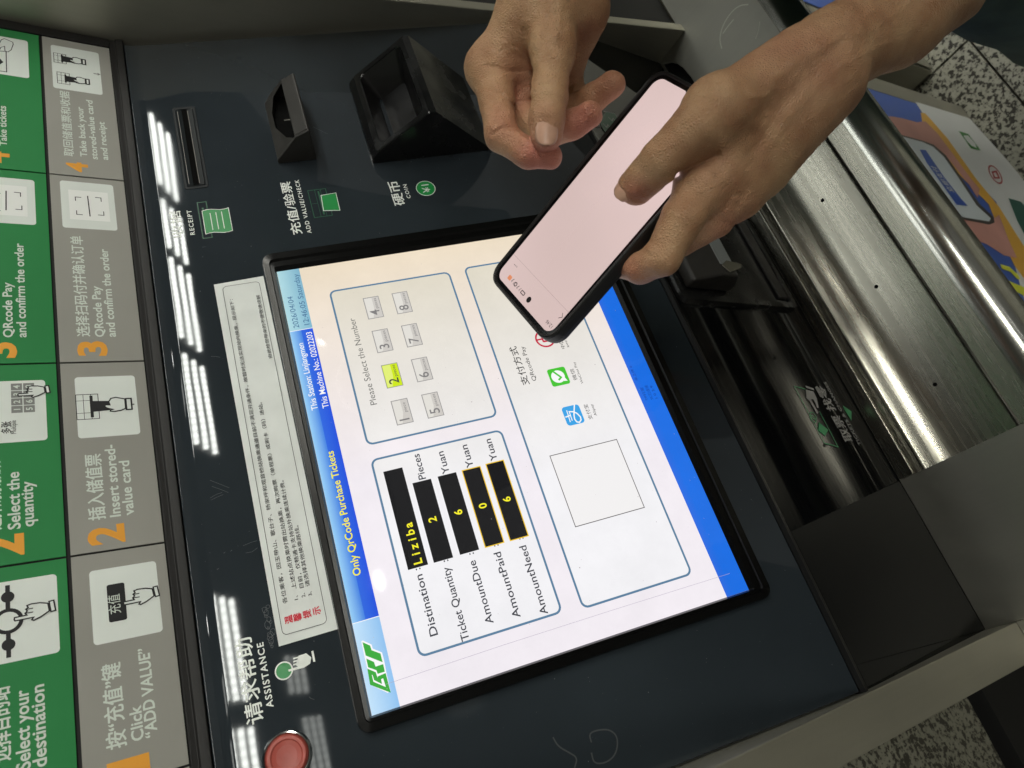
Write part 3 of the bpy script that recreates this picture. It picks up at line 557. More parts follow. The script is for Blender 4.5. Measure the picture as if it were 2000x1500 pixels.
# --- receipt slot
s_ = MB(); x0, x1, y0, y1 = 438, 530, 41.5, 56.5
ring(s_, FM, rr(x0 - 2.4, x1 + 3, y0 - 2.2, y1 + 2.2, 2.6), rr(x0 - 2, x1 + 2.6, y0 - 1.8, y1 + 1.8, 2.2), -.1, .5); ring(s_, FM, rr(x0 - 2, x1 + 2.6, y0 - 1.8, y1 + 1.8, 2.2), rr(x0, x1, y0, y1, 1.6), .5, .5); ring(s_, FM, rr(x0, x1, y0, y1, 1.6), rr(x0 + .7, x1 - .7, y0 + .7, y1 - .7, 1.2), .5, 1.2)
ring(s_, FM, rr(x0 + .7, x1 - .7, y0 + .7, y1 - .7, 1.2), rr(x0 + 1, x1 - 1, 46.6, 51.2, .9), 1.2, .3)
rs = build('receipt_slot', s_, mat('receipt surround', lin(26, 30, 33), .4, spec=.12), TM); s_ = MB(); fill(s_, FM, rr(x0 + 1, x1 - 1, 46.6, 51.2, .9), .35); build('slot_mouth', s_, mat('void', (0.0015, .0015, .0015, 1), .9, spec=.1), rs, fix=False)
s_ = MB(); stroke(s_, FM, [(x0 + 3, 46.2), (x1 - 3, 46.2)], .35, .75); stroke(s_, FM, [(x0 + 3, 54.4), (x1 - 3, 54.4)], .35, 1.0); build('slot_edge', s_, mat('worn edge', lin(120, 118, 112), .3), rs, fix=False)
void = MATS['void']

# --- stored-value card mouth: a wedge with a deep opening and a raised lower lip
def V3(x, y, z): return np.array([x, y, z], float)
xl, xr = 453.0, 530.0
mb = MB()
mb.prism([V3(xl, -20, 0), V3(xl, -20, 4), V3(xl, -37.5, 27.5), V3(xl, -49.5, 34), V3(xl, -53, 6), V3(xl, -53, 0)], XA * 2.6)          # left cheek
mb.prism([V3(xl + 2.6, -40, 10), V3(xl + 2.6, -37.2, 26.8), V3(xl + 2.6, -48.4, 33.8), V3(xl + 2.6, -49.8, 33.0), V3(xl + 2.6, -53, 5), V3(xl + 2.6, -53, 0)], XA * 69)     # lower lip
c_l = build('card_reader', mb, moulded, TM, bevel=1.0)
mb = MB()                                                                                                            # upper rim, sloping, with the notched opening edge
rim = [(xl + 2.6, -20.3, 3.8), (xr - 6, -20.3, 3.8), (xr + 2, -26, 6), (xr + 1, -38, 22), (xr - 4, -41, 28)]
inn = [(xl + 12, -31, 17.4), (xl + 26, -26.8, 12), (xl + 34, -24.4, 9), (xl + 52, -24.4, 9), (xr - 10, -28.4, 13.8)]
mb.add([V3(*p) for p in rim[:2]] + [V3(*p) for p in inn[:5]] + [V3(xl + 2.6, -37, 25)], [(0, 7, 2, 3, 4, 5, 6, 1)])
mb.add([V3(*rim[1]), V3(*rim[2]), V3(*rim[3]), V3(*rim[4]), V3(*inn[4])], [(0, 4, 3, 2, 1)])
for p, q2 in ((rim[0], rim[1]), (rim[1], rim[2])): mb.add([V3(*p), V3(*q2), V3(q2[0], q2[1], 0), V3(p[0], p[1], 0)], [(0, 1, 2, 3)])
mb.add([V3(*rim[2]), V3(*rim[3]), V3(*rim[4]), V3(xr - 6, -50, 30), V3(xr - 2, -53, 0), V3(rim[2][0], rim[2][1], 0)], [(0, 1, 2, 3, 4, 5)])
dn = [(p[0], p[1] - 2, p[2] - 9) for p in inn]
mb.add([V3(*p) for p in inn + dn], [(i, i + 1, i + 6, i + 5) for i in range(4)])
build('upper_rim', mb, moulded, c_l, fix=True)
mb = MB(); mb.prism([V3(xl + 2.6, -43.6, .6), V3(xl + 2.6, -21, .6), V3(xl + 2.6, -21, 1.6), V3(xl + 2.6, -43.6, 9)], XA * 72); build('mouth', mb, void, c_l)
mb = MB(); mb.prism([V3(xl + 38, -43, 12), V3(xl + 38, -33, 12), V3(xl + 38, -33, 12.5), V3(xl + 38, -43, 12.5)], XA * .8); build('guide', mb, MATS['worn edge'], c_l)

# --- coin hopper: wedge housing with a sunken mouth facing up
X0, X1 = 440.5, 539.5
sideprof = [(-100.5, 0), (-100.5, 5), (-105, 12), (-151, 51.5), (-156, 52), (-214, 0)]
mb = MB()
def loopx(x): return [V3(x, y, z) for y, z in sideprof]
A_, B_ = V3(0, -104, 11.5), V3(0, -151.5, 51.5); e1 = (B_ - A_) / np.linalg.norm(B_ - A_); e1n = np.cross(XA, e1)
FH = Fr((0, -104, 11.5), XA, e1)
hl = np.linalg.norm(B_ - A_)
outer = rr(X0, X1, 0, hl, 3, 4); inner = rr(X0 + 6.5, X1 - 6.5, 7, hl - 6, 7, 6); 
outer2 = rr(X0, X1, 0, hl, 3, 6); nO = len(outer2)
if e1n[2] < 0: pass
ring(mb, FH, outer2, rr(X0 + 1.2, X1 - 1.2, 1.2, hl - 1.2, 2.6, 6), 0, 1.0 if FH.ez[2] > 0 else -1.0)
sgn = 1.0 if FH.ez[2] > 0 else -1.0
ring(mb, FH, rr(X0 + 1.2, X1 - 1.2, 1.2, hl - 1.2, 2.6, 6), rr(X0 + 5.6, X1 - 5.6, 6, hl - 5.4, 7, 6), sgn, sgn)
ring(mb, FH, rr(X0 + 5.6, X1 - 5.6, 6, hl - 5.4, 7, 6), rr(X0 + 6.6, X1 - 6.6, 7, hl - 6.4, 6.4, 6), sgn, 0)
coin = build('coin_hopper', mb, gloss_mould, TM, smooth=False)
mb = MB(); n = len(sideprof)
for x in (X0, X1): mb.add([V3(x, y, z) for y, z in sideprof], [tuple(range(n))])
mb.add([V3(X0, *sideprof[i]) for i in (0, 1, 2)] + [V3(X1, *sideprof[i]) for i in (0, 1, 2)], [(0, 1, 4, 3), (1, 2, 5, 4)])
mb.add([V3(X0, *sideprof[i]) for i in (3, 4, 5)] + [V3(X1, *sideprof[i]) for i in (3, 4, 5)], [(0, 1, 4, 3), (1, 2, 5, 4)])
build('housing', mb, gloss_mould, coin, smooth=False)
mb = MB(); loop_a = rr(X0 + 6.6, X1 - 6.6, 7, hl - 6.4, 6.4, 6); cxm, cym = (X0 + X1) / 2, hl * .42
loop_b = [(cxm + (x - cxm) * .80 - 4, 10 + (y - 10) * .62) for x, y in loop_a]
bowl = MB(); ring(bowl, FH, loop_a, loop_b, 0, -24 * sgn); fill(bowl, FH, loop_b, -24 * sgn); build('mouth', bowl, mat('hopper inside', lin(20, 19, 20), .28, wear=(50, .2)), coin, smooth=True)

# --- red help button
c = (-6.6, 51.4)
mb = MB(); ns = 40
def lathe(mb, fr, cx_, cy_, prof, n=40):
    for i in range(len(prof) - 1): ring(mb, fr, circ(cx_, cy_, prof[i][0], n), circ(cx_, cy_, prof[i + 1][0], n), prof[i][1], prof[i + 1][1])
    return mb
mb = MB(); lathe(mb, FM, *c, [(14.2, 0), (14.0, 2.4), (13.2, 3.6), (12.4, 3.4), (12.0, 2.2)]); hb_ = build('help_button', mb, chrome, TM, smooth=True)
mb = MB(); lathe(mb, FM, *c, [(12.1, 1.0), (11.7, 4.0), (10.8, 5.0), (9.2, 5.0), (8.4, 4.3), (6, 3.9), (2, 3.7)]); fill(mb, FM, circ(*c, 2, 40), 3.7); build('button_cap', mb, red_plastic, hb_, smooth=True)

# --- paper notice taped over the upper bezel
st = MB(); corners = [FM.q(545, 1263), FM.q(659.5, 1229), FM.q(514.5, 540), FM.q(418, 557)]
nx = 24; V = []; 
for i in range(nx + 1):
    t = i / nx; a = corners[0] * (1 - t) + corners[3] * t; b = corners[1] * (1 - t) + corners[2] * t
    zc = .35 + .25 * math.sin(t * 7) * .5 + .25; V += [FM.p(*a, zc), FM.p(*b, zc)]
st.add(V, [(2 * i, 2 * i + 1, 2 * i + 3, 2 * i + 2) for i in range(nx)])
sticker = build('paper_notice', st, paper, TM, fix=False)
# the strip leans on the bezel: keep it just proud of it
zn = 1.0
e_ = MB(); c2 = [FM.q(*p) for p in ((558, 1242), (641, 1216), (505, 551), (431, 564))]
x0, x1, y0, y1 = min(c2[0][0], c2[1][0]) + .5, max(c2[2][0], c2[3][0]), (c2[1][1] + c2[2][1]) / 2, (c2[0][1] + c2[3][1]) / 2
stroke(e_, FM, rr(x0, x1, y0, y1, 3), .35, zn, closed=True)
for s, a, b in [('各位乘客，因玉带山、歌台子、杨家坪和观音桥站换乘通道目前不满足开通条件，故暂时无法实现站内换乘，提示如下：', (567, 1177), (452, 586)),
                ('上述站点换乘时需出站换乘，再次购票（单程票）或刷卡（码）进站。', (579, 1150), (513, 786)), ('目前，仅畅通卡支持站外换乘连续计费。', (593, 1148), (556, 938)), ('请选择其他换乘路线。', (606, 1145), (583, 1026)),
                ('由此给您带来的不便敬请谅解', (532, 700), (508, 577)), ('1、', (583, 1171), (582, 1163)), ('2、', (597, 1166), (596, 1158)), ('3、', (610, 1163), (609, 1155))]:
    textq(e_, FM, s, a, b, 2.7, z=zn, bold=.008)
build('lettering', e_, paper_ink, sticker, fix=False)
e_ = MB()
for s, a, b in [('温', (573, 1216), (570, 1201)), ('馨', (590, 1211), (588, 1196)), ('提', (609, 1205), (606, 1190)), ('示', (628, 1199), (624, 1184))]: textq(e_, FM, s, a, b, 4.6, z=zn, bold=.04)
build('lettering', e_, paper_red, sticker, fix=False)
e_ = MB()
for i in range(14):
    a = FM.q(522 + rng.uniform(-8, 2) + i * 1.1, 1185 + i * 6); r_ = rng.uniform(.8, 2.6)
    stroke(e_, FM, [(a[0] + r_ * math.cos(t) * rng.uniform(.7, 1.2), a[1] + r_ * .8 * math.sin(t) * rng.uniform(.7, 1.2)) for t in np.linspace(0, 6.28, 8)[:-1]], .18, zp, closed=True)
build('glue_residue', e_, glue, TM, fix=False)
# scratches on the black panel
e_ = MB()
for (a, b) in [((410, 938), (448, 953)), ((414, 950), (446, 962)), ((410, 973), (434, 962)), ((412, 977), (436, 966)), ((475, 1066), (502, 1056)), ((480, 1080), (503, 1070)), ((436, 1080), (440, 1078)), ((450, 1077), (453, 1076)), ((424, 1111), (428, 1110)), ((395, 483), (403, 482)), ((412, 696), (430, 698)), ((604, 1361), (614, 1366)), ((260, 322), (275, 323)), ((612, 248), (640, 262)), ((1080, 1230), (1110, 1238))]:
    p0_, p1_ = FM.q(*a), FM.q(*b); mid = (p0_ + p1_) / 2 + rng.normal(0, .4, 2); stroke(e_, FM, [p0_, mid, p1_], .16, zp)
for i in range(900):
    x, y = rng.uniform(-80, 610), rng.uniform(-310, 84)
    if -12 < x < 358 and -290 < y < 12: continue
    r_ = abs(rng.normal(0, .14)) + .06; fill(e_, FM, [(x + r_ * math.cos(a), y + r_ * math.sin(a) * .7) for a in np.linspace(0, 6.28, 6)[:-1]], zp)
o_ = build('dust_speck', e_, mat('dust', lin(96, 100, 102), .7), TM, fix=False); o_['kind'] = 'stuff'
# white marker scribble in the lower left corner
e_ = MB(); 
for pts in ([(1155, 1450), (1150, 1432), (1170, 1425), (1192, 1425), (1207, 1440), (1204, 1472), (1185, 1490), (1160, 1492), (1155, 1470)], [(1080, 1440), (1090, 1458), (1112, 1470), (1128, 1480), (1122, 1500)]): stroke(e_, FM, [FM.q(*p) for p in soft(pts)], .9, zp)
build('scribble', e_, mat('faded marker', lin(54, 58, 60), .6), TM, fix=False)

# --- upright lower panel in the recess
lp_ = MB(); lp_.strip([P1(-86, 117.6, -297.5), P1(-86, 118.0, -498)], XA * 711.5); lower = build('lower_panel', lp_, gloss_black, TM, fix=False)
ch = MB(); ch.prism([V3(-86, -317.5, -.5), V3(-86, -317.5, -14), P1(-86, 117.5, -300), P1(-86, 121.0, -300), P1(-86, 121.6, -296.2)], XA * 711); build('panel_edge', ch, mat('panel edge', lin(16, 17, 18), .3, spec=.3), TM)
e_ = MB(); yb = (FL.q(1665, 860)[1] + FL.q(1608, 754)[1]) / 2; yt = (FL.q(1653, 864)[1] + FL.q(1595, 755)[1]) / 2; xa, xb = FL.q(1661, 862)[0], FL.q(1603, 754)[0]
text(e_, FL, '取票 找零', xa, yb, (yt - yb) * 1.2, w=xb - xa, z=.4, bold=.03); textq(e_, FL, 'TICKETS & CHANGES', (1679, 870), (1615, 746), 4.4, z=.4, bold=.02)
ql = lambda a, b: FL.q(1540 + a / 8.333, 720 + b / 8.333)
fill(e_, FL, [ql(*p) for p in [(275, 345), (400, 375), (455, 490), (485, 640), (455, 645), (430, 560), (395, 500), (360, 505), (480, 715), (460, 745), (330, 520), (285, 480)]], .5); fill(e_, FL, [ql(*p) for p in [(268, 278), (400, 325), (412, 358), (285, 318)]], .5)
build('lettering', e_, mat('lower print dimmed', lin(150, 149, 146), .5), lower, fix=False)  # print colour lowered to stand in for the dimmer light down here
e_ = MB(); fill(e_, FL, [ql(*p) for p in [(490, 875), (640, 1000), (590, 1100), (478, 1005)]], .45); fill(e_, FL, [ql(*p) for p in [(880, 600), (1020, 700), (1020, 850), (900, 660)]], .38)
stroke(e_, FL, [ql(*p) for p in [(90, 290), (270, 335)]], .9, .42); stroke(e_, FL, [ql(*p) for p in [(90, 290), (580, 1215), (800, 1275), (500, 700)]], .9, .42)
for p in ((400, 770), (395, 820)): q = ql(*p); ring(e_, FL, circ(q[0], q[1], 4), circ(q[0], q[1], 3.2), .44)
build('ticket_icon', e_, mat('lower print green', lin(70, 150, 100), .5), lower, fix=False)
# bank-note label near the phone, printed on its own black plate
pl = [FL.q(*p) for p in ((1152, 255), (1196, 200), (1222, 245), (1186, 300))]
x0, x1, y0, y1 = 415, 500, -372, -308
e_ = MB(); nq = lambda a, b: FL.q(1130 + a / 12.5, 190 + b / 12.5)
fill(e_, FL, [nq(*p) for p in [(480, 560), (670, 370), (880, 405), (1000, 610), (720, 940), (600, 800)]], .4); build('note_icon', e_, mat('note green', lin(60, 96, 78), .4), lower, fix=False)
e_ = MB(); stroke(e_, FL, [nq(*p) for p in [(600, 350), (880, 405), (1010, 640)]], .8, .5); text(e_, FL, '纸币', *nq(560, 760), 9, z=.5, bold=.02); 
for p in ((700, 720), (830, 560)): q = nq(*p); stroke(e_, FL, [(q[0] - 3, q[1] - 4), (q[0] + 3, q[1] - 2), (q[0] - 2, q[1] + 2), (q[0] + 3, q[1] + 5)], 1.2, .5)
build('lettering', e_, MATS['lower print dimmed'], lower, fix=False)
# bill acceptor
BX0, BX1, BU0, BU1 = 243, 372, -486, -306
mb = MB(); ring(mb, FL, rr(BX0, BX1, BU0, BU1, 9), rr(BX0 + 1.5, BX1 - 1.5, BU0 + 1.5, BU1 - 1.5, 8), 0, 5); ring(mb, FL, rr(BX0 + 1.5, BX1 - 1.5, BU0 + 1.5, BU1 - 1.5, 8), rr(BX0 + 8, BX1 - 8, BU0 + 8, BU1 - 8, 5), 5, 5); ring(mb, FL, rr(BX0 + 8, BX1 - 8, BU0 + 8, BU1 - 8, 5), rr(BX0 + 10, BX1 - 10, BU0 + 10, BU1 - 10, 4), 5, 1.5)
fill(mb, FL, rr(BX0 + 10, BX1 - 10, BU0 + 10, BU1 - 10, 4), 1.5)
bill = build('bill_acceptor', mb, gloss_mould, TM)
mb = MB(); lpx = BX0 + 16
mb.prism([FL.p(lpx, -322, 1.6), FL.p(lpx, -322, 14), FL.p(lpx, -350, 26), FL.p(lpx, -372, 26), FL.p(lpx, -384, 12), FL.p(lpx, -384, 1.6)], XA * 96); build('mouth_housing', mb, moulded, bill, bevel=3, seg=3)
mb = MB(); mb.prism([FL.p(lpx + 12, -352, 26.6), FL.p(lpx + 12, -371, 26.6), FL.p(lpx + 12, -382, 14), FL.p(lpx + 12, -379, 12), FL.p(lpx + 12, -370, 24), FL.p(lpx + 12, -352, 24)], XA * 80); build('mouth_lip', mb, mat('grey lip plate', lin(120, 124, 124), .35), bill, bevel=.6)
mb = MB(); fill(mb, FL, [(lpx + 2, -358), (lpx + 8, -378), (lpx + 14, -384), (lpx + 16, -362), (lpx + 10, -352)], 26.4, 1.4); build('light_guide', mb, mat('smoked lens', lin(92, 90, 78), .2, spec=.6), bill, bevel=.8)
mb = MB(); rect(mb, FL, BX0 + 14, BX1 - 14, -476, -462, 1.6, 3); build('lower_strip', mb, moulded, bill, bevel=1)

# --- steel shelf, ticket tray, rolled front
TX0, TX1 = 53.0, 470.0
def sh(x, o, u=-497.0): return P1(x, o, u)
mb = MB(); mb.prism([sh(-86, 118.2), sh(-86, 251), sh(-86, 251, -503), sh(-86, 118.2, -503)], XA * (86 + TX0 - .6)); build('shelf_plate', mb, steel_shelf, TM, bevel=.4)
mb = MB(); mb.prism([sh(x, o) for x, o in [(TX1 + .6, 143), (570, 143), (590, 140.5), (604, 136), (615, 129), (621, 122), (624.8, 118.4), (640, 118.4), (640, 160), (770, 160), (770, 251), (TX1 + .6, 251)]], -U1 * 6); build('shelf_plate', mb, steel_shelf, TM, bevel=.4)
mb = MB(); mb.prism([sh(TX1 + .6, 118.3, -505), sh(626, 118.3, -505), sh(626, 160, -505), sh(TX1 + .6, 160, -505)], -U1 * 4); build('recess_floor', mb, mat('recess black', lin(14, 14, 14), .6, spec=.2), TM)
mb = MB(); mb.prism([sh(TX0, 118.6, -496.2), sh(TX0, 133, -496.6), sh(TX0, 133, -506), sh(TX0, 118.6, -506)], XA * (TX1 - TX0)); build('tray_lip', mb, steel_x, TM, bevel=1.0, seg=3)
trp = [(133.4, -500), (139, -500.4), (141, -498.6), (144, -500.2), (149, -506), (155, -511.2), (162, -515.4), (170, -518.4), (180, -520.6), (192, -521.8), (206, -522.4), (218, -522.6), (227, -522.4), (227.6, -499)]
mb = MB(); mb.strip([sh(TX0, o, u) for o, u in trp], XA * (TX1 - TX0)); tray = build('ticket_tray', mb, steel_x, TM, smooth=True, fix=False)
for x in (TX0, TX1):
    mb = MB(); mb.add([sh(x, o, u) for o, u in trp] + [sh(x, 227.6, -560), sh(x, 133.4, -560)], [tuple(range(len(trp) + 2))]); build('tray_end', mb, steel_shelf, tray, fix=False)
for px_, py_ in ((1606, 391), (1711, 560), (1826, 751)):
    d_ = ray(px_, py_); best = None
    k = ((P1(0, 0, -520.5) - CC) @ U1) / (d_ @ U1); q = CC + d_ * k; qo = q @ O1; ih = lambda o: float(np.interp(o, [p[0] for p in trp], [p[1] for p in trp]))
    mb = MB(); ce = q; mb.add([P1(q[0] + 1.9 * math.cos(a), qo + 1.9 * math.sin(a), ih(qo + 1.9 * math.sin(a)) + .35) for a in np.linspace(0, 2 * math.pi, 15)[:-1]], [tuple(range(14))]); build('drain_hole', mb, void, tray, fix=False)
mb = MB(); rolled = [(228.2, -524), (228.2, -500), (228.8, -497.6), (231, -497.0), (249, -497.0)]
mb.strip([sh(TX0 - .2, o, u) for o, u in rolled], XA * (TX1 - TX0)); build('shelf_lip', mb, steel_x, TM, fix=False)
RR = 24.0
rp = [(249.2, -497.0)] + [(251 + RR * math.sin(a), -497 - RR + RR * math.cos(a)) for a in np.linspace(0, math.pi * .5, 14)] + [(251 + RR, -497 - RR - 12), (251 + RR - 2, -497 - RR - 15), (150, -545)]
mb = MB(); mb.strip([sh(-114, o, u) for o, u in rp], XA * 854); build('rolled_edge', mb, steel_roll, TM, smooth=True, fix=False)
# dents scratched into the right-hand shelf plate
e_ = MB(); FSH = Fr(P1(0, 0, -497), XA, -O1)
for pts in ([(1410, 95), (1406, 80), (1408, 62), (1416, 42), (1430, 22), (1446, 10), (1462, 9)], [(1412, 66), (1420, 54), (1433, 38)], [(1476, 76), (1482, 60), (1484, 42)]): stroke(e_, FSH, [FSH.q(*p) for p in soft(pts)], 1.3, -.3 if FSH.ez @ U1 < 0 else .3)
build('scratch', e_, mat('bright scratch', lin(196, 196, 186), .5, metal=.3), TM, fix=False)

# --- side walls
def sidewall(x0, x1, f0, f1, u0=-497, u1=330):
    mb = MB(); mb.prism([P1(x0, f0, u0), P1(x0, f1, u1), P1(x0, -120, u1), P1(x0, -120, u0)], XA * (x1 - x0)); return build('side_wall', mb, steel_wall, TM, bevel=1.2)
sidewall(-116, -86.2, 144.5, 69.5); sidewall(625.4, 638, 166, -20)
mb = MB(); mb.prism([P1(-116, 144.5, -497), P1(-116, 251, -497), P1(-116, 270, -525), P1(-116, 118, -525)], XA * 29.6); build('shelf_end', mb, steel_shelf, TM)
mb = MB(); mb.prism([P1(640.5, 157, -500), P1(640.5, -40, 330), P1(638.5, -120, 330), P1(640.5, -120, -500)], XA * 128); build('gap_panel', mb, mat('dark gap', lin(16, 16, 15), .7), TM)
# --- lower cabinet with the poster
mb = MB(); mb.prism([Pow(-112, 129, -540), Pow(676, 129, -540), Pow(676, 129, -1246), Pow(-112, 129, -1246)], -OW * 260); build('cabinet', mb, steel_wall, TM, bevel=2)
mb = MB(); mb.prism([Pow(636, 129, -600), Pow(674, 129, -600), Pow(674, 129, -1240), Pow(636, 129, -1240)], OW * 1.6); build('door_frame', mb, steel_wall, TM, bevel=.8)
def P_(name, m_, pts, z, par):
    mb = MB(); fill(mb, FC, [FC.q(*p) if len(p) == 2 else p[:2] for p in pts], z); return build(name, mb, m_, par, fix=False)
blue = mat('poster blue', lin(64, 96, 178), .4, noise=(5, .08)); pwhite = mat('poster white', lin(214, 216, 214), .4, noise=(6, .08)); yel = mat('poster yellow', lin(222, 170, 66), .4); skin_p = mat('poster skin', lin(206, 150, 138), .45, noise=(8, .25)); skin_d = mat('poster skin shade', lin(160, 104, 96), .45)
lime = mat('poster lime', lin(214, 218, 60), .4); pgrey = mat('poster grey', lin(150, 156, 150), .4); pdark = mat('poster dark', lin(70, 66, 62), .4)
mb = MB(); fill(mb, FC, [(635, -540), (635, -1205), (618, -1228), (-100, -1236), (-100, -540)], .6); poster = build('poster', mb, blue, TM, fix=False)
P_('poster_field', pwhite, [(1786, 199), (1893, 232), (2010, 362), (2060, 700), (2000, 590), (1970, 480), (1945, 395), (1905, 355), (1840, 280), (1800, 220)], .9, poster)
P_('poster_ribbon', yel, [(1797, 221), (1806, 222), (1850, 272), (1905, 350), (1950, 405), (2010, 500), (2060, 640), (2040, 600), (1980, 520), (1960, 478), (1930, 400), (1870, 340), (1800, 240)], 1.1, poster)
P_('poster_hand', skin_p, [(1692, 222), (1705, 225), (1722, 242), (1738, 258), (1728, 232), (1736, 228), (1760, 232), (1790, 240), (1806, 238), (1830, 262), (1862, 305), (1895, 350), (1912, 370), (1908, 388), (1890, 360), (1850, 310), (1800, 280), (1740, 270), (1712, 255), (1700, 245)], 1.3, poster)
P_('poster_hand', skin_p, [(1838, 420), (1870, 424), (1930, 436), (1950, 420), (1968, 468), (1985, 505), (1960, 500), (1925, 478), (1895, 466), (1862, 466)], 1.2, poster)
P_('poster_phone_edge', pdark, [(1708, 248), (1720, 254), (1800, 276), (1822, 284), (1846, 305), (1878, 352), (1910, 398), (1938, 425), (1941, 436), (1930, 440), (1880, 430), (1826, 417)], 1.5, poster)
P_('poster_phone_screen', mat('poster phone white', lin(206, 214, 218), .4), [(1714, 256), (1800, 279), (1820, 288), (1842, 308), (1875, 356), (1905, 402), (1933, 428), (1930, 434), (1880, 426), (1826, 413), (1770, 340)], 1.7, poster)
P_('poster_button', blue, [(1794, 294), (1806, 295), (1840, 345), (1875, 390), (1888, 404), (1866, 402), (1840, 365), (1808, 320)], 1.9, poster)
e_ = MB()
a, b = FC.q(1862, 378), FC.q(1826, 328); text(e_, FC, '立即支付', a[0], a[1], 15, w=(b[0] - a[0]), z=2.1, bold=.02); build('lettering', e_, pwhite, poster, fix=False)
P_('poster_badge', mat('poster badge green', lin(56, 130, 56), .4), [(1871, 257), (1890, 263), (1914, 295), (1895, 291)], 1.4, poster)
P_('poster_badge_mark', pwhite, [(1880, 266), (1889, 266), (1903, 282), (1906, 291), (1896, 286), (1886, 276)], 1.6, poster)
e_ = MB(); ring(e_, FC, [FC.q(1942.5 + 17.5 * math.cos(t) * .75 + 9 * math.sin(t) * .6, 342 + 17.5 * math.sin(t) + 6 * math.cos(t)) for t in np.linspace(0, 6.28, 25)[:-1]], [FC.q(1942.5 + 15 * math.cos(t) * .72 + 7.5 * math.sin(t) * .6, 342 + 15 * math.sin(t) + 5 * math.cos(t)) for t in np.linspace(0, 6.28, 25)[:-1]], 1.4); ring(e_, FC, [FC.q(*p) for p in ((1935, 336), (1945, 334), (1952, 350), (1940, 350))], [FC.q(*p) for p in ((1938, 339), (1943, 338), (1948, 347), (1942, 347))], 1.4); build('poster_badge', e_, mat('poster badge red', lin(180, 60, 62), .4), poster, fix=False)
P_('poster_badge', mat('poster badge teal', lin(40, 90, 80), .4), [(1968, 388), (1992, 395), (2014, 420), (2000, 460), (1985, 432)], 1.4, poster)
for pts in ([(1952, 517), (1970, 522), (1985, 536), (1992, 546), (1985, 546), (1972, 532), (1955, 526)], [(1943, 540), (1955, 540), (1965, 548), (2005, 565), (2010, 585), (1975, 566), (1985, 590), (2005, 606), (1990, 602), (1972, 590), (1960, 560), (1946, 552)], [(1983, 610), (2000, 610), (2020, 640), (2000, 640), (1990, 622)]): P_('poster_glyph', lime, pts, 1.2, poster)
for pts in ([(1876, 490), (1888, 494), (1932, 562), (1934, 566), (1925, 564)], [(1928, 568), (1938, 572), (1950, 590), (1942, 588)], [(1960, 606), (1972, 612), (1994, 652), (1984, 646)]): P_('poster_glyph', pwhite, pts, 1.2, poster)

# --- the next machine to the right
NM = thing('ticket_machine', 'neighbouring steel cabinet with a blue poster, partly hidden behind the forearm', 'cabinet', Pow(1000, 0, FLOOR_U))
mb = MB(); mb.prism([Pow(770, 129, -540), Pow(1500, 129, -540), Pow(1500, 129, -1246), Pow(770, 129, -1246)], -OW * 260); cab2 = build('cabinet', mb, steel_wall, NM, bevel=2)
mb = MB(); rect(mb, FC, 842, 1440, -1200, -640, .8); build('poster', mb, blue, NM, fix=False)
mb = MB(); rect(mb, FC, 772, 830, -1240, -560, .6, 2.2); build('door_frame', mb, steel_wall, NM, bevel=.8)

# ------------------------------------------------------------------ the phone
def cam2P(c): return CC + (CR.T @ np.asarray(c, float).T).T
# display plane solved from its outline: corners at view distances 418 / 463 / 427 / 382 mm
PW, PH = 70.0, 155.0
ptl, ptr, pbr, pbl = [at(1077, 656, 418.0), at(970, 538, 463.0), at(1289, 151, 427.0), at(1431, 230, 382.0)]
ex = ((ptr - ptl) + (pbr - pbl)); ex /= np.linalg.norm(ex); ey = ((ptl - pbl) + (ptr - pbr)); ey -= ex * (ex @ ey); ey /= np.linalg.norm(ey)
pc = (ptl + ptr + pbr + pbl) / 4
FP = Fr(pc, ex, ey)                                     # phone frame, centre of the display, y towards its top edge
PHN = thing('phone', 'smartphone in black case with pinkish lit screen, gripped over the ticket screen', 'phone', pc)
pw2, ph2 = PW / 2, PH / 2
mb = MB()
secs = [(4.6, 10.6, 1.4, 11), (5.4, 11.0, -.6, 11.6), (5.4, 11.0, -6.5, 11.6), (4.4, 10.4, -9.2, 11), (2.6, 8.6, -10.6, 9.5)]
def prr(g, r): return rr(-pw2 - g, pw2 + g, -ph2 - g, ph2 + g, r, 8)
loops = [(prr(2.4, 8.6), .5), (prr(2.9, 9), 1.7), (prr(3.6, 9.6), 2.2), (prr(4.4, 10.4), 1.6), (prr(4.9, 11), .2), (prr(5.0, 11), -5.0), (prr(4.6, 10.6), -8), (prr(3.4, 9.6), -9.8), (prr(1.6, 8), -10.6)]
for (a, za), (b, zb) in zip(loops[:-1], loops[1:]): ring(mb, FP, a, b, za, zb)
fill(mb, FP, loops[-1][0], -10.6)
case_m = mat('phone case', lin(26, 26, 27), .42, spec=.4, bump=(900, .15, .0005), wear=(60, .12))
build('phone_case', mb, case_m, PHN, smooth=True)
mb = MB(); ring(mb, FP, prr(2.5, 8.6), prr(0, 6.4), .4, .4); build('phone_bezel', mb, mat('phone glass edge', (.004, .004, .005, 1), .08, spec=.5), PHN, fix=False)
mb = MB(); fill(mb, FP, rr(-pw2, pw2, -ph2, ph2, 6.4, 8), .42)
pM = mat('phone display', (.02, .02, .02, 1), .07, spec=.55, emit=lin(216, 192, 188), es=1.1); nt = pM.node_tree; N = nt.nodes; L = nt.links
tc = N.new('ShaderNodeTexCoord'); n_ = N.new('ShaderNodeTexNoise'); n_.inputs['Scale'].default_value = 7; n_.inputs['Detail'].default_value = 1
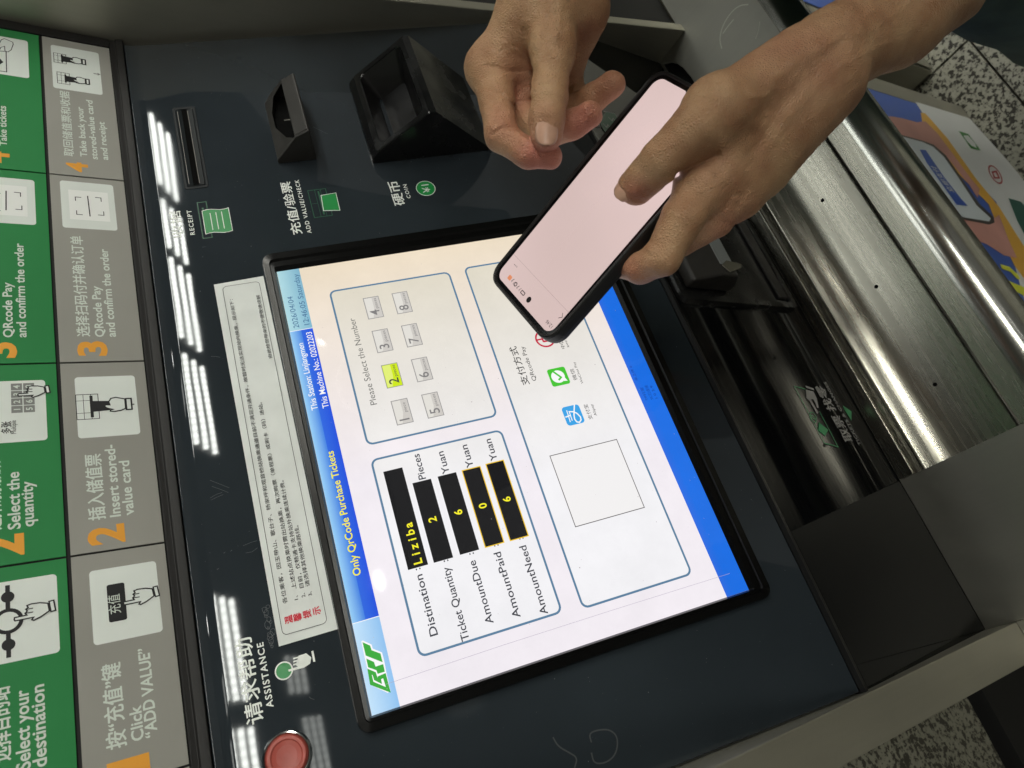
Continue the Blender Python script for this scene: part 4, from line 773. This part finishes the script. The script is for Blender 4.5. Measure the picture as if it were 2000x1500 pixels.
mx = N.new('ShaderNodeMix'); mx.data_type = 'RGBA'; mx.inputs[6].default_value = lin(186, 164, 158); mx.inputs[7].default_value = lin(226, 200, 198); L.new(tc.outputs['Object'], n_.inputs['Vector']); L.new(n_.outputs['Fac'], mx.inputs[0]); L.new(mx.outputs[2], N['Principled BSDF'].inputs['Emission Color'])
disp = build('display', mb, pM, PHN, fix=False)
def PD(name, mb, c, s=1.0): return build(name, mb, mat('phone ' + name, (.01, .01, .01, 1), .1, emit=c, es=s), disp, fix=False)
qp = lambda a, b: FP.q(960 + a / 7.5, 480 + b / 7.5)
mb = MB(); hy = (qp(395, 180)[1] + qp(1110, 970)[1]) / 2; fill(mb, FP, [(-pw2, hy - .12), (pw2, hy - .12), (pw2, hy + .12), (-pw2, hy + .12)], .5); PD('header_rule', mb, lin(180, 158, 156))
mb = MB(); c = qp(553, 795); fill(mb, FP, circ(c[0], c[1], 2.0), .5); PD('camera_hole', mb, lin(22, 20, 20))
mb = MB(); a = qp(880, 1185); text(mb, FP, '12:46', a[0] - 1, a[1] - 1.2, 2.5, z=.5); sy = a[1]
c = qp(465, 695); ring(mb, FP, rr(c[0] - 2.3, c[0] + 2.3, c[1] - 1.2, c[1] + 1.2, .6), rr(c[0] - 1.6, c[0] + 1.6, c[1] - .6, c[1] + .6, .3), .5)
for (u, v, r_) in ((425, 645, .35), (395, 610, .5), (320, 510, .5), (340, 550, .35)):
    q = qp(u, v); stroke(mb, FP, [(q[0] - .5, q[1] - 1.2), (q[0] + .6, q[1] + .6), (q[0] - .3, q[1] + 1.2)], r_, .5)
c = qp(360, 570); ring(mb, FP, circ(c[0], c[1], 1.5), circ(c[0], c[1], .8), .5)
for k in (-1, 0, 1): c = qp(362, 298); fill(mb, FP, circ(c[0] + k * 1.5, c[1], .38, 10), .5)
c = qp(1030, 1040); stroke(mb, FP, [(c[0] + 1.1, c[1] + 2), (c[0] - 1, c[1]), (c[0] + 1.1, c[1] - 2)], .4, .5)
c = FP.q(1342, 181); stroke(mb, FP, [(c[0] - 6, c[1]), (c[0] + 1.0, c[1])], .55, .5)
PD('status_icons', mb, lin(84, 74, 74))
mb = MB(); c = qp(275, 472); fill(mb, FP, rr(c[0] - 1.9, c[0] + 1.9, c[1] - 1.5, c[1] + 1.5, .8), .5); PD('status_badge', mb, lin(222, 140, 100))

# ------------------------------------------------------------------ the person: one skinned surface per arm, grown from a distance field
def smin(a, b, k):
    h = np.clip(.5 + .5 * (b - a) / k, 0, 1); return b * (1 - h) + a * h - k * h * (1 - h)
def nets(fn, lo, hi, h):
    """naive surface nets over a regular grid (vectorised)"""
    lo = np.array(lo, float); n = np.ceil((np.array(hi) - lo) / h).astype(int) + 1
    ax = [lo[i] + h * np.arange(n[i]) for i in range(3)]
    B = 8; nb = [int(math.ceil(k / B)) for k in n]; D = np.empty(n, np.float32)
    bi = np.stack(np.meshgrid(*[np.arange(k) for k in nb], indexing='ij'), -1).reshape(-1, 3)
    cen = lo + h * (bi * B + (B - 1) / 2); dc = fn(cen); lim = h * B * .90 + 3.0
    for (i, j, k), dd in zip(bi[np.abs(dc) >= lim], dc[np.abs(dc) >= lim]): D[i * B:(i + 1) * B, j * B:(j + 1) * B, k * B:(k + 1) * B] = dd
    nearb = bi[np.abs(dc) < lim]; off = np.stack(np.meshgrid(*[np.arange(B)] * 3, indexing='ij'), -1).reshape(-1, 3)
    for s0 in range(0, len(nearb), 400):
        bs = nearb[s0:s0 + 400]; I = (bs[:, None, :] * B + off[None]); vals = fn((lo + h * I).reshape(-1, 3)).reshape(len(bs), -1)
        I = I.reshape(-1, 3); ok = (I < n).all(1); I = I[ok]; D[I[:, 0], I[:, 1], I[:, 2]] = vals.reshape(-1)[ok]
    ins = D < 0
    c = [ins[a:n[0] - 1 + a, b:n[1] - 1 + b, e:n[2] - 1 + e] for a in (0, 1) for b in (0, 1) for e in (0, 1)]
    s = sum(x.astype(np.int8) for x in c); cell = (s > 0) & (s < 8)
    idx = -np.ones(cell.shape, np.int64); ci = np.argwhere(cell); idx[tuple(ci.T)] = np.arange(len(ci))
    acc = np.zeros((len(ci), 3)); cnt = np.zeros(len(ci))
    corners = [(a, b, e) for a in (0, 1) for b in (0, 1) for e in (0, 1)]
    for p in corners:
        for ax_ in range(3):
            if p[ax_]: continue
            q = list(p); q[ax_] = 1
            d0 = D[ci[:, 0] + p[0], ci[:, 1] + p[1], ci[:, 2] + p[2]]; d1 = D[ci[:, 0] + q[0], ci[:, 1] + q[1], ci[:, 2] + q[2]]
            m_ = (d0 < 0) != (d1 < 0); t = np.where(m_, d0 / np.where(d0 == d1, 1, d0 - d1), 0)
            v = np.tile(np.array(p, float), (len(ci), 1)); v[:, ax_] = t; acc += v * m_[:, None]; cnt += m_
    V = lo + h * (ci + acc / cnt[:, None]); Q = []
    for ax_ in range(3):
        o1, o2 = (ax_ + 1) % 3, (ax_ + 2) % 3
        sl0 = [slice(None)] * 3; sl1 = [slice(None)] * 3; sl0[ax_] = slice(0, n[ax_] - 1); sl1[ax_] = slice(1, n[ax_])
        a, b = ins[tuple(sl0)], ins[tuple(sl1)]; e = np.argwhere(a != b)
        e = e[(e[:, o1] > 0) & (e[:, o2] > 0) & (e[:, o1] < n[o1] - 1) & (e[:, o2] < n[o2] - 1)]
        def g(d1, d2):
            k = e.copy(); k[:, o1] -= d1; k[:, o2] -= d2; return idx[tuple(k.T)]
        q = np.stack([g(1, 1), g(0, 1), g(0, 0), g(1, 0)], 1); fl = ~a[tuple(e.T)]; q[fl] = q[fl][:, ::-1]; Q.append(q)
    return V, np.vstack(Q)
def J(px, py, d, r): return np.array([(px - 1000) / F * d, (py - 750) / F * d, d, r])      # a joint in view space (mm) with its radius
def cap(P_, a, b, flat=None):
    pa = P_ - a[:3]; ba = b[:3] - a[:3]; t = np.clip(pa @ ba / (ba @ ba), 0, 1); return np.linalg.norm(pa - t[:, None] * ba, axis=1) - (a[3] + t * (b[3] - a[3]))
def chain(P_, js, k=2.0):
    d = cap(P_, js[0], js[1])
    for a, b in zip(js[1:-1], js[2:]): d = smin(d, cap(P_, a, b), k)
    return d
def pdist(P_, pts):
    d = None
    for a, b in zip(pts[:-1], pts[1:]):
        pa = P_ - a[:3]; ba = b[:3] - a[:3]; t = np.clip(pa @ ba / (ba @ ba), 0, 1); e = np.linalg.norm(pa - t[:, None] * ba, axis=1); d = e if d is None else np.minimum(d, e)
    return d
def hand_field(palm, fingers, kp=9.0, grooves=(), bumps=(), kb=5.0):
    """palm: capsules blended softly; fingers: joint chains whose first bone blends with the palm and the rest stay apart"""
    def f(P_):
        P_ = P_.astype(np.float64); d = None
        for a, b in palm: c_ = cap(P_, a, b); d = c_ if d is None else smin(d, c_, kp)
        for js, kk in fingers:
            d = smin(d, cap(P_, js[0], js[1]), kk)
        rest = None
        for js, kk in fingers:
            if len(js) > 2:
                c_ = chain(P_, js[1:], 2.5); rest = c_ if rest is None else smin(rest, c_, 1.0)
        if rest is not None: d = smin(d, rest, 1.6)
        near = np.abs(d) < 8
        if near.any():
            Pn = P_[near]; dn = d[near]
            S_ = Pn[:, :2] / Pn[:, 2:] * F + [1000, 750]; sc = Pn[:, 2] / F
            for pts, amp, w_, zmax in grooves:          # skin folds: traced lines pressed into (or, negative, raised on) the near side
                dist = None
                for a, b in zip(pts[:-1], pts[1:]):
                    a = np.array(a, float); ba = np.array(b, float) - a; pa = S_ - a; t = np.clip(pa @ ba / (ba @ ba), 0, 1); e = np.linalg.norm(pa - t[:, None] * ba, axis=1); dist = e if dist is None else np.minimum(dist, e)
                dn = dn + amp * np.exp(-(dist * sc / w_) ** 2) * (Pn[:, 2] < zmax)
            x_, y_, z_ = Pn.T
            dn = dn + .16 * np.sin(x_ * .42 + 1.3 * np.sin(y_ * .31)) * np.sin(y_ * .37 + z_ * .29) + .05 * np.sin(x_ * 1.3 + 2 * np.sin(z_ * .9)) * np.sin(y_ * 1.5 + x_ * .6)
            d[near] = dn
        return d
    return f

# the empty hand, palm up, thumb in front
J1 = J
palm1 = [(J(1042, -140, 412, 20), J(1040, 20, 410, 18.5)), (J(1128, -140, 414, 20), J(1126, 15, 414, 17.5)), (J(1040, 20, 410, 18.5), J(958, 132, 420, 12.6)), (J(1085, 10, 414, 19), J(1000, 160, 434, 13)),
         (J(1120, 20, 416, 16.5), J(1050, 175, 442, 13)), (J(1128, 20, 418, 14.5), J(1094, 160, 446, 12)), (J(1075, 10, 404, 17), J(1078, 100, 396, 13.0)), (J(958, 132, 420, 12.6), J(1050, 175, 442, 12))]
thumb1 = [J(1078, 95, 396, 12.2), J(1076, 130, 391, 10.8), J(1073, 188, 386, 9.9), J(1068, 232, 384, 9.5), J(1067, 263, 385, 9.0)]
index1 = [J(958, 135, 419, 12.4), J(972, 205, 410, 10.4), J(980, 264, 401, 9.4), J(1030, 299, 395, 8.2), J(1074, 306, 395, 7.0)]
middle1 = [J(992, 165, 434, 12), J(1020, 225, 432, 10.2), J(1062, 262, 424, 9.2), J(1118, 243, 408, 8.3), J(1151, 224, 402, 7.6)]
ring1 = [J(1040, 170, 442, 12), J(1065, 215, 440, 10), J(1098, 226, 434, 9.2), J(1156, 194, 420, 8.3), J(1196, 165, 412, 7.6)]
little1 = [J(1092, 155, 445, 11), J(1108, 160, 446, 9), J(1116, 176, 444, 8.2), J(1120, 200, 438, 7.6), J(1108, 222, 436, 7.0)]
groove1 = [([(950, 128), (966, 131), (985, 138), (1010, 139), (1040, 137)], .9, 1.1, 440), ([(958, 178), (978, 184), (992, 196), (1003, 203), (1018, 198), (1037, 194)], 1.0, 1.1, 445),
           ([(962, 262), (978, 252), (995, 248), (1010, 250), (1024, 262), (1036, 272)], 1.0, 1.0, 425), ([(1017, 297), (1022, 288), (1030, 282), (1042, 279)], .8, .9, 410),
           ([(1003, 205), (1008, 220), (1014, 240)], .8, 1.2, 440), ([(1118, 232), (1135, 225), (1158, 212), (1178, 205)], .35, .9, 410), ([(1174, 204), (1178, 214), (1176, 222)], .5, .8, 410),
           ([(1048, 168), (1068, 162), (1092, 168)], .22, .7, 392), ([(1046, 178), (1060, 171), (1080, 172), (1094, 180)], .25, .6, 392), ([(1050, 192), (1066, 200), (1088, 196)], .25, .6, 392), ([(1054, 202), (1070, 210), (1090, 204)], .2, .6, 392), ([(1058, 183), (1072, 187), (1086, 184)], .2, .6, 392),
           ([(1075, -20), (1060, 40), (1046, 90)], -.7, 4, 405), ([(1092, -30), (1090, 30), (1084, 70)], -.8, 3, 405), ([(1118, 20), (1128, 50), (1132, 80)], .5, 1.6, 420), ([(1132, 62), (1140, 80), (1135, 100), (1118, 110)], .5, 1.6, 425), ([(1022, 60), (1030, 100), (1038, 140)], .9, 3.5, 430),
           ([(985, 90), (1005, 105), (1030, 118)], .35, 1.4, 440), ([(1000, 88), (1022, 100), (1036, 118)], .3, .8, 440), ([(975, 98), (998, 112)], .22, .8, 440), ([(1008, 160), (1022, 170), (1035, 172)], .35, 1.0, 445), ([(945, 225), (960, 232), (972, 230)], .2, .7, 425),
           ([(1040, 235), (1042, 262), (1050, 284), (1068, 292), (1084, 284), (1090, 262), (1090, 238), (1078, 230), (1056, 230), (1040, 236)], .35, .8, 390), ([(1050, 174), (1058, 166), (1076, 164), (1088, 172)], .2, .5, 392), ([(1112, 20), (1122, 38), (1130, 60)], .3, .9, 420), ([(1100, 10), (1110, 40), (1112, 70)], -.5, 2.4, 420),
           ([(1128, 150), (1120, 152), (1112, 150)], .4, .8, 450), ([(1146, 186), (1134, 200), (1112, 222)], .5, 1.0, 445), ([(1062, 262), (1080, 268), (1092, 266)], .2, .8, 430), ([(1165, 170), (1175, 180), (1180, 192)], .3, .8, 420)]
f1 = hand_field(palm1, [(thumb1, 6), (index1, 7), (middle1, 6), (ring1, 6), (little1, 5)], 10, groove1)
# the hand that grips the phone
def on_phone(px, py, lift, r):                           # a joint resting a given height off the display
    d = ray(px, py); k = ((FP.o - CC) @ FP.ez + lift) / (d @ FP.ez); c = CR @ (d * k); return np.array([c[0], c[1], c[2], r])
def behind(x, y, back, r): c = CR @ (FP.p(x, y, -10.6 - back) - CC); return np.array([c[0], c[1], c[2], r])
tip2 = on_phone(1243, 364, 11.0, 10.5)
ip2 = on_phone(1294, 312, 17, 11.6)
palm2 = [(J(1915, -76, 456, 26.5), J(1746, 38, 430, 26.2)), (J(1746, 38, 430, 26.2), J(1620, 104, 408, 24.5)), (J(1560, 116, 396, 17.8), J(1400, 215, 380, 15.5)), (J(1590, 150, 402, 21), J(1372, 360, 392, 12.8)), (J(1600, 160, 404, 20.5), J(1412, 392, 398, 12.4)),
         (J(1600, 168, 406, 19), J(1446, 382, 405, 12)), (J(1598, 172, 408, 17), J(1484, 330, 410, 11.6)), (J(1372, 360, 392, 12.5), J(1486, 330, 410, 11.5)), (J(1400, 215, 380, 14), J(1390, 340, 392, 11))]
thumb2 = [J(1402, 214, 379, 15.2), J(1360, 250, 375, 13.8), ip2, tip2]
index2 = [J(1372, 362, 391, 12.4), J(1334, 425, 388, 11.8), J(1293, 503, 392, 10.3), J(1252, 524, 404, 8.8), J(1212, 516, 418, 7.8)]
middle2 = [J(1412, 392, 397, 12.2), J(1396, 428, 402, 10.6), behind(-30, 14, 13, 9.6), behind(-14, 24, 9.5, 8.8), behind(2, 30, 8.6, 8)]
ring2 = [J(1446, 382, 404, 11.8), J(1428, 402, 410, 10.2), behind(-32, -10, 13, 9.4), behind(-14, 2, 9.6, 8.6), behind(2, 8, 8.4, 7.8)]
little2 = [J(1482, 338, 409, 11.2), J(1452, 352, 416, 9.4), behind(-32, -32, 12, 8.4), behind(-16, -24, 8.6, 7.6), behind(-4, -18, 7.8, 7)]
groove2 = [([(1400, 302), (1378, 316), (1352, 330), (1326, 342)], 2.4, 2.2, 402), ([(1262, 494), (1272, 500), (1284, 500)], .7, 1.0, 405), ([(1268, 470), (1280, 478), (1296, 482)], .25, .8, 395), ([(1300, 540), (1296, 520), (1290, 512)], .2, .8, 400),
           ([(1560, 150), (1500, 210), (1450, 300), (1430, 350)], -.8, 4, 410), ([(1575, 175), (1520, 260), (1490, 310)], -.6, 3.6, 412), ([(1540, 130), (1480, 190), (1420, 260), (1395, 330)], -.5, 4, 400), ([(1640, 90), (1560, 160), (1500, 215)], 1.0, 5, 420), ([(1700, 30), (1630, 80), (1560, 110)], -.7, 5, 430),
           ([(1510, 170), (1490, 200), (1500, 240), (1470, 280)], -.35, 1.6, 410), ([(1462, 232), (1480, 250), (1500, 240)], -.3, 1.4, 410), ([(1395, 425), (1420, 400), (1440, 380)], .6, 2.2, 405), ([(1440, 400), (1460, 370)], .5, 2.0, 410), ([(1300, 300), (1316, 318)], .22, .8, 372), ([(1292, 306), (1308, 326)], .22, .8, 372), ([(1283, 313), (1299, 333)], .2, .8, 372), ([(1214, 372), (1226, 380), (1240, 388), (1256, 392)], .5, 1.0, 400), ([(1356, 262), (1380, 280), (1400, 290)], .3, 1.6, 392), ([(1335, 205), (1350, 225), (1360, 250)], .3, 2.0, 385),
           ([(1430, 318), (1410, 350), (1395, 380)], -.45, 2.6, 400), ([(1462, 330), (1448, 360), (1432, 388)], -.4, 2.4, 410), ([(1345, 430), (1358, 438), (1368, 450)], .25, .9, 400), ([(1420, 150), (1440, 175), (1470, 190), (1500, 185)], -.4, 1.3, 400), ([(1470, 190), (1480, 215), (1520, 230), (1560, 215)], -.35, 1.3, 410), ([(1660, 70), (1700, 60), (1760, 20), (1800, -20)], -.4, 1.6, 430), ([(1640, 130), (1680, 110), (1740, 80)], -.35, 1.5, 430), ([(1286, 505), (1276, 516), (1270, 532)], .4, 1.0, 410)]
f2 = hand_field(palm2, [(thumb2, 9), (index2, 6), (middle2, 5), (ring2, 5), (little2, 5)], 12, groove2)
v1, q1_ = nets(f1, (-40, -250, 362), (82, -112, 466), .8)
v2, q2_ = nets(f2, (48, -262, 336), (290, -44, 484), .95)
# arms beyond the picture run on to the shoulders
w1 = cam2P(J(1084, -140, 413, 0)[:3][None])[0]; d1 = w1 - cam2P(J(1080, 15, 413, 0)[:3][None])[0]; d1 /= np.linalg.norm(d1)
w2 = cam2P(J(1905, -84, 456, 0)[:3][None])[0]; d2 = w2 - cam2P(J(1741, 23, 430, 0)[:3][None])[0]; d2 /= np.linalg.norm(d2)
el1, el2 = w1 + d1 * 190, w2 + d2 * 190
mid = (el1 + el2) / 2; torso = Pow(max(el1[0], el2[0]) + 90, mid @ OW + 190, -60)
sh1, sh2 = torso - OW * 60 + XA * 20 + UW * 130 - XA * 120, torso + OW * 60 + UW * 130 - XA * 60
def f3(P_):
    P_ = P_.astype(np.float64); a = lambda p, r: np.array([*p, r])
    d = cap(P_, a(w1 - d1 * 8, 26), a(el1, 40)); d = smin(d, cap(P_, a(el1, 40), a(sh1, 52)), 10); d = np.minimum(d, cap(P_, a(w2 - d2 * 10, 23), a(el2, 40))); d = smin(d, cap(P_, a(el2, 40), a(sh2, 52)), 10)
    d = smin(d, cap(P_, a(sh1, 60), a(sh2, 60)), 20); d = smin(d, cap(P_, a(torso + UW * 120, 60), a(torso - UW * 260, 95)), 40); return d
allp = np.array([w1, w2, el1, el2, sh1, sh2, torso + UW * 200, torso - UW * 360])
v3, q3_ = nets(f3, allp.min(0) - 110, allp.max(0) + 110, 9.0)
Vp = np.vstack([cam2P(v1), cam2P(v2), v3]); Qp = np.vstack([q1_, q2_ + len(v1), q3_ + len(v1) + len(v2)])
PER = thing('person', 'person in dark green trousers with one hand empty and the other gripping the phone', 'person', Pow(torso[0], torso @ OW, FLOOR_U))
me = bpy.data.meshes.new('body'); Vw = W(Vp) - np.array(ABS[PER.name]); me.vertices.add(len(Vw)); me.vertices.foreach_set('co', Vw.ravel().astype(np.float32))
me.loops.add(len(Qp) * 4); me.loops.foreach_set('vertex_index', Qp.ravel().astype(np.int32)); me.polygons.add(len(Qp)); me.polygons.foreach_set('loop_start', np.arange(0, len(Qp) * 4, 4, dtype=np.int32)); me.polygons.foreach_set('use_smooth', np.ones(len(Qp), bool)); me.update(); me.validate()
# blood-red patches of palm and finger tips
camv = np.vstack([v1, v2]); fl = np.zeros(len(Vp), np.float32)
for px_, py_, d_, r_, a in [(1070, 312, 392, 15, 1.0), (1040, 305, 392, 12, .5), (1150, 228, 398, 13, .8), (1195, 160, 408, 12, .5), (985, 250, 400, 13, .55), (1000, 195, 425, 16, .6), (1010, 120, 425, 20, .35), (1120, 245, 405, 14, .5), (1067, 265, 380, 14, .25), (1240, 385, 385, 10, .9), (1420, 430, 400, 16, .6), (1380, 330, 388, 16, .35), (1240, 530, 398, 16, .35), (1210, 540, 405, 12, .4), (1480, 90, 390, 30, .2), (1560, 150, 390, 30, .2)]:
    c = J(px_, py_, d_, 0)[:3]; fl[:len(camv)] += .85 * a * np.exp(-(np.linalg.norm(camv - c, axis=1) / r_) ** 2)
at_ = me.attributes.new('flush', 'FLOAT', 'POINT'); at_.data.foreach_set('value', np.clip(fl, 0, 1).astype(np.float32))
skin = bpy.data.materials.new('skin'); skin.use_nodes = True; nt = skin.node_tree; N = nt.nodes; L = nt.links; b = N['Principled BSDF']
A_n = N.new('ShaderNodeAttribute'); A_n.attribute_name = 'flush'; tc = N.new('ShaderNodeTexCoord')
mx = N.new('ShaderNodeMix'); mx.data_type = 'RGBA'; mx.inputs[6].default_value = lin(176, 144, 110); mx.inputs[7].default_value = lin(186, 124, 108); L.new(A_n.outputs['Fac'], mx.inputs[0])
n1 = N.new('ShaderNodeTexNoise'); n1.inputs['Scale'].default_value = 55; n1.inputs['Detail'].default_value = 5; L.new(tc.outputs['Object'], n1.inputs['Vector'])
m2_ = N.new('ShaderNodeMix'); m2_.data_type = 'RGBA'; m2_.blend_type = 'MULTIPLY'; m2_.inputs[0].default_value = 1; cr = N.new('ShaderNodeValToRGB'); cr.color_ramp.elements[0].position = .3; cr.color_ramp.elements[0].color = (.76, .60, .55, 1); cr.color_ramp.elements[1].position = .68; cr.color_ramp.elements[1].color = (1.06, 1.02, 1.0, 1)
L.new(n1.outputs['Fac'], cr.inputs[0]); L.new(mx.outputs[2], m2_.inputs[6]); L.new(cr.outputs[0], m2_.inputs[7]); L.new(m2_.outputs[2], b.inputs['Base Color'])
b.inputs['Roughness'].default_value = .46; b.inputs['Specular IOR Level'].default_value = .4; b.inputs['Subsurface Weight'].default_value = .15; b.inputs['Subsurface Radius'].default_value = (1.0, .38, .22); b.inputs['Subsurface Scale'].default_value = .0035
v_ = N.new('ShaderNodeTexVoronoi'); v_.inputs['Scale'].default_value = 620; v_.feature = 'DISTANCE_TO_EDGE'; n2 = N.new('ShaderNodeTexNoise'); n2.inputs['Scale'].default_value = 240; n2.inputs['Detail'].default_value = 6; L.new(tc.outputs['Object'], n2.inputs['Vector'])
wv = N.new('ShaderNodeVectorMath'); wv.operation = 'MULTIPLY_ADD'; wv.inputs[1].default_value = (.0012,) * 3; L.new(n2.outputs['Color'], wv.inputs[0]); L.new(tc.outputs['Object'], wv.inputs[2]); L.new(wv.outputs[0], v_.inputs['Vector'])
ma = N.new('ShaderNodeMath'); ma.operation = 'MULTIPLY_ADD'; ma.inputs[1].default_value = 1.1; L.new(v_.outputs['Distance'], ma.inputs[0]); L.new(n2.outputs['Fac'], ma.inputs[2])
bp = N.new('ShaderNodeBump'); bp.inputs['Strength'].default_value = 1.0; bp.inputs['Distance'].default_value = .0008; L.new(ma.outputs[0], bp.inputs['Height']); L.new(bp.outputs[0], b.inputs['Normal'])
me.materials.append(skin); body = bpy.data.objects.new('body', me); COL.objects.link(body); body.parent = PER; ABS['body'] = ABS[PER.name]
# nails
def nail(c, axis, up, r, ln, half, mt, lift=.55):
    """a curved plate lying on the finger: c = nail middle on the axis, axis = towards the tip"""
    axis = axis / np.linalg.norm(axis); up = up - axis * (up @ axis); up /= np.linalg.norm(up); sd = np.cross(axis, up); V = []; nu, nv = 13, 11
    for i in range(nu):
        u = -1 + 2 * i / (nu - 1)
        for j in range(nv):
            v = -1 + 2 * j / (nv - 1); wv_ = math.sqrt(max(0, 1 - abs(u) ** 3.2 * .92)); an = math.radians(half) * v * wv_
            rr_ = r * (1.0 - .05 * (u > 0) * u) + lift - .6 * abs(v) ** 6; V.append(c + axis * ln / 2 * u + up * rr_ * math.cos(an) + sd * rr_ * math.sin(an))
    mb = MB(); mb.add(cam2P(np.array(V)), [(i * nv + j, (i + 1) * nv + j, (i + 1) * nv + j + 1, i * nv + j + 1) for i in range(nu - 1) for j in range(nv - 1)])
    o = build('fingernail', mb, mt, PER, smooth=True); sd_ = o.modifiers.new('s', 'SOLIDIFY'); sd_.thickness = .0004; return o
nail_m = mat('fingernail', lin(198, 156, 134), .30, spec=.45, noise=(180, .12), bump=(600, .1, .0002, (1, 1, .1)))
nail(np.array([(1066 - 1000) / F * 385, (262 - 750) / F * 385, 385.0]), thumb1[4][:3] - thumb1[3][:3], np.array([0.03, -.16, -1.0]), 9.0, 15.5, 44, nail_m)
dph = CR @ FP.ez; ax2 = (tip2 - ip2)[:3]
nail(tip2[:3] + ax2 / np.linalg.norm(ax2) * 5.0, ax2, np.array([-.8, .1, -.62]), 9.5, 9, 44, nail_m, .12)
# trousers: the leg that shows in the upper right corner
leg = MB(); base_l = Pow(0, 0, 0); A_l = at(1936, 80, 900.0)
lx, lo_ = A_l[0] + 62, A_l @ OW + 62
n_a = 40; lev = np.linspace(FLOOR_U + 60, -180, 30); V = []
for li, u in enumerate(lev):
    for k in range(n_a):
        a = 2 * math.pi * k / n_a; R_ = 84 + 14 * (u - lev[0]) / 1000 + 3.0 * math.sin(3 * a + u / 60.) + 2.2 * math.sin(u / 23. + 2 * a) + rng.normal(0, .5)
        V.append(Pow(lx + R_ * math.cos(a), lo_ + R_ * math.sin(a), u))
leg.add(V, [(i * n_a + k, i * n_a + (k + 1) % n_a, (i + 1) * n_a + (k + 1) % n_a, (i + 1) * n_a + k) for i in range(len(lev) - 1) for k in range(n_a)])
cloth = mat('dark green cloth', lin(92, 110, 98), .85, spec=.2, bump=(1400, .5, .0006), noise=(30, .2))
build('trousers', leg, cloth, PER, smooth=True)
leg2 = MB(); leg2.add([p + XA * 40 + OW * 210 for p in V], leg.f); build('trousers', leg2, cloth, PER, smooth=True)
shv = MB(); V = []
for u, a_x, a_o in [(-200, 150, 190), (-120, 140, 185), (-40, 130, 190), (40, 125, 205), (90, 110, 210), (125, 70, 120), (135, 30, 60)]:
    for k in range(36):
        a = 2 * math.pi * k / 36; V.append(Pow(lx + 60 + a_x * math.cos(a), lo_ + 105 + a_o * math.sin(a) + 0, u))
shv.add(V, [(i * 36 + k, i * 36 + (k + 1) % 36, (i + 1) * 36 + (k + 1) % 36, (i + 1) * 36 + k) for i in range(6) for k in range(36)]); build('shirt', shv, cloth, PER, smooth=True)

# ------------------------------------------------------------------ the photographer, standing in front of the machine behind the camera
def f4(P_):
    P_ = P_.astype(np.float64); a = lambda x, o, u, r: np.array([*Pow(x, o, u), r])
    d = cap(P_, a(-60, 800, -20, 105), a(-50, 790, -330, 120)); d = smin(d, cap(P_, a(-210, 800, 10, 62), a(90, 800, 10, 62)), 60); d = smin(d, cap(P_, a(-140, 800, -40, 95), a(-140, 800, -300, 100)), 50); d = smin(d, cap(P_, a(20, 800, -40, 95), a(20, 800, -300, 100)), 50)
    for sx in (-1, 1):
        cx0 = -55 + sx * 88; d = smin(d, cap(P_, a(cx0, 800, -380, 88), a(cx0, 790, -800, 62)), 20); d = smin(d, cap(P_, a(cx0, 790, -800, 60), a(cx0, 800, FLOOR_U + 60, 45)), 12); d = smin(d, cap(P_, a(cx0, 800, FLOOR_U + 42, 40), a(cx0, 660, FLOOR_U + 36, 34)), 14)
        d = smin(d, cap(P_, a(-60 + sx * 175, 800, 0, 52), a(-60 + sx * 215, 700, -180, 44)), 16); d = smin(d, cap(P_, a(-60 + sx * 215, 700, -180, 42), a(-45 + sx * 90, 520, 90, 30)), 12)
    d = smin(d, cap(P_, a(-58, 795, 60, 52), a(-55, 770, 130, 50)), 25); d = smin(d, cap(P_, a(-50, 735, 190, 82), a(-50, 750, 240, 84)), 18); return d
loP, hiP = np.array([Pow(x, o, u) for x in (-420, 330) for o in (440, 1000) for u in (FLOOR_U - 2, 360)]).min(0), np.array([Pow(x, o, u) for x in (-420, 330) for o in (440, 1000) for u in (FLOOR_U - 2, 360)]).max(0)
v4, q4_ = nets(f4, loP, hiP, 16.0)
mb = MB(); mb.add(v4, [tuple(int(i) for i in f) for f in q4_]); PG = thing('person', 'unseen photographer in dark clothes standing before the machine, behind the camera', 'person', Pow(-50, 800, FLOOR_U))
build('body', mb, mat('dark clothing', lin(44, 46, 50), .85, spec=.2, noise=(6, .2)), PG, smooth=True)
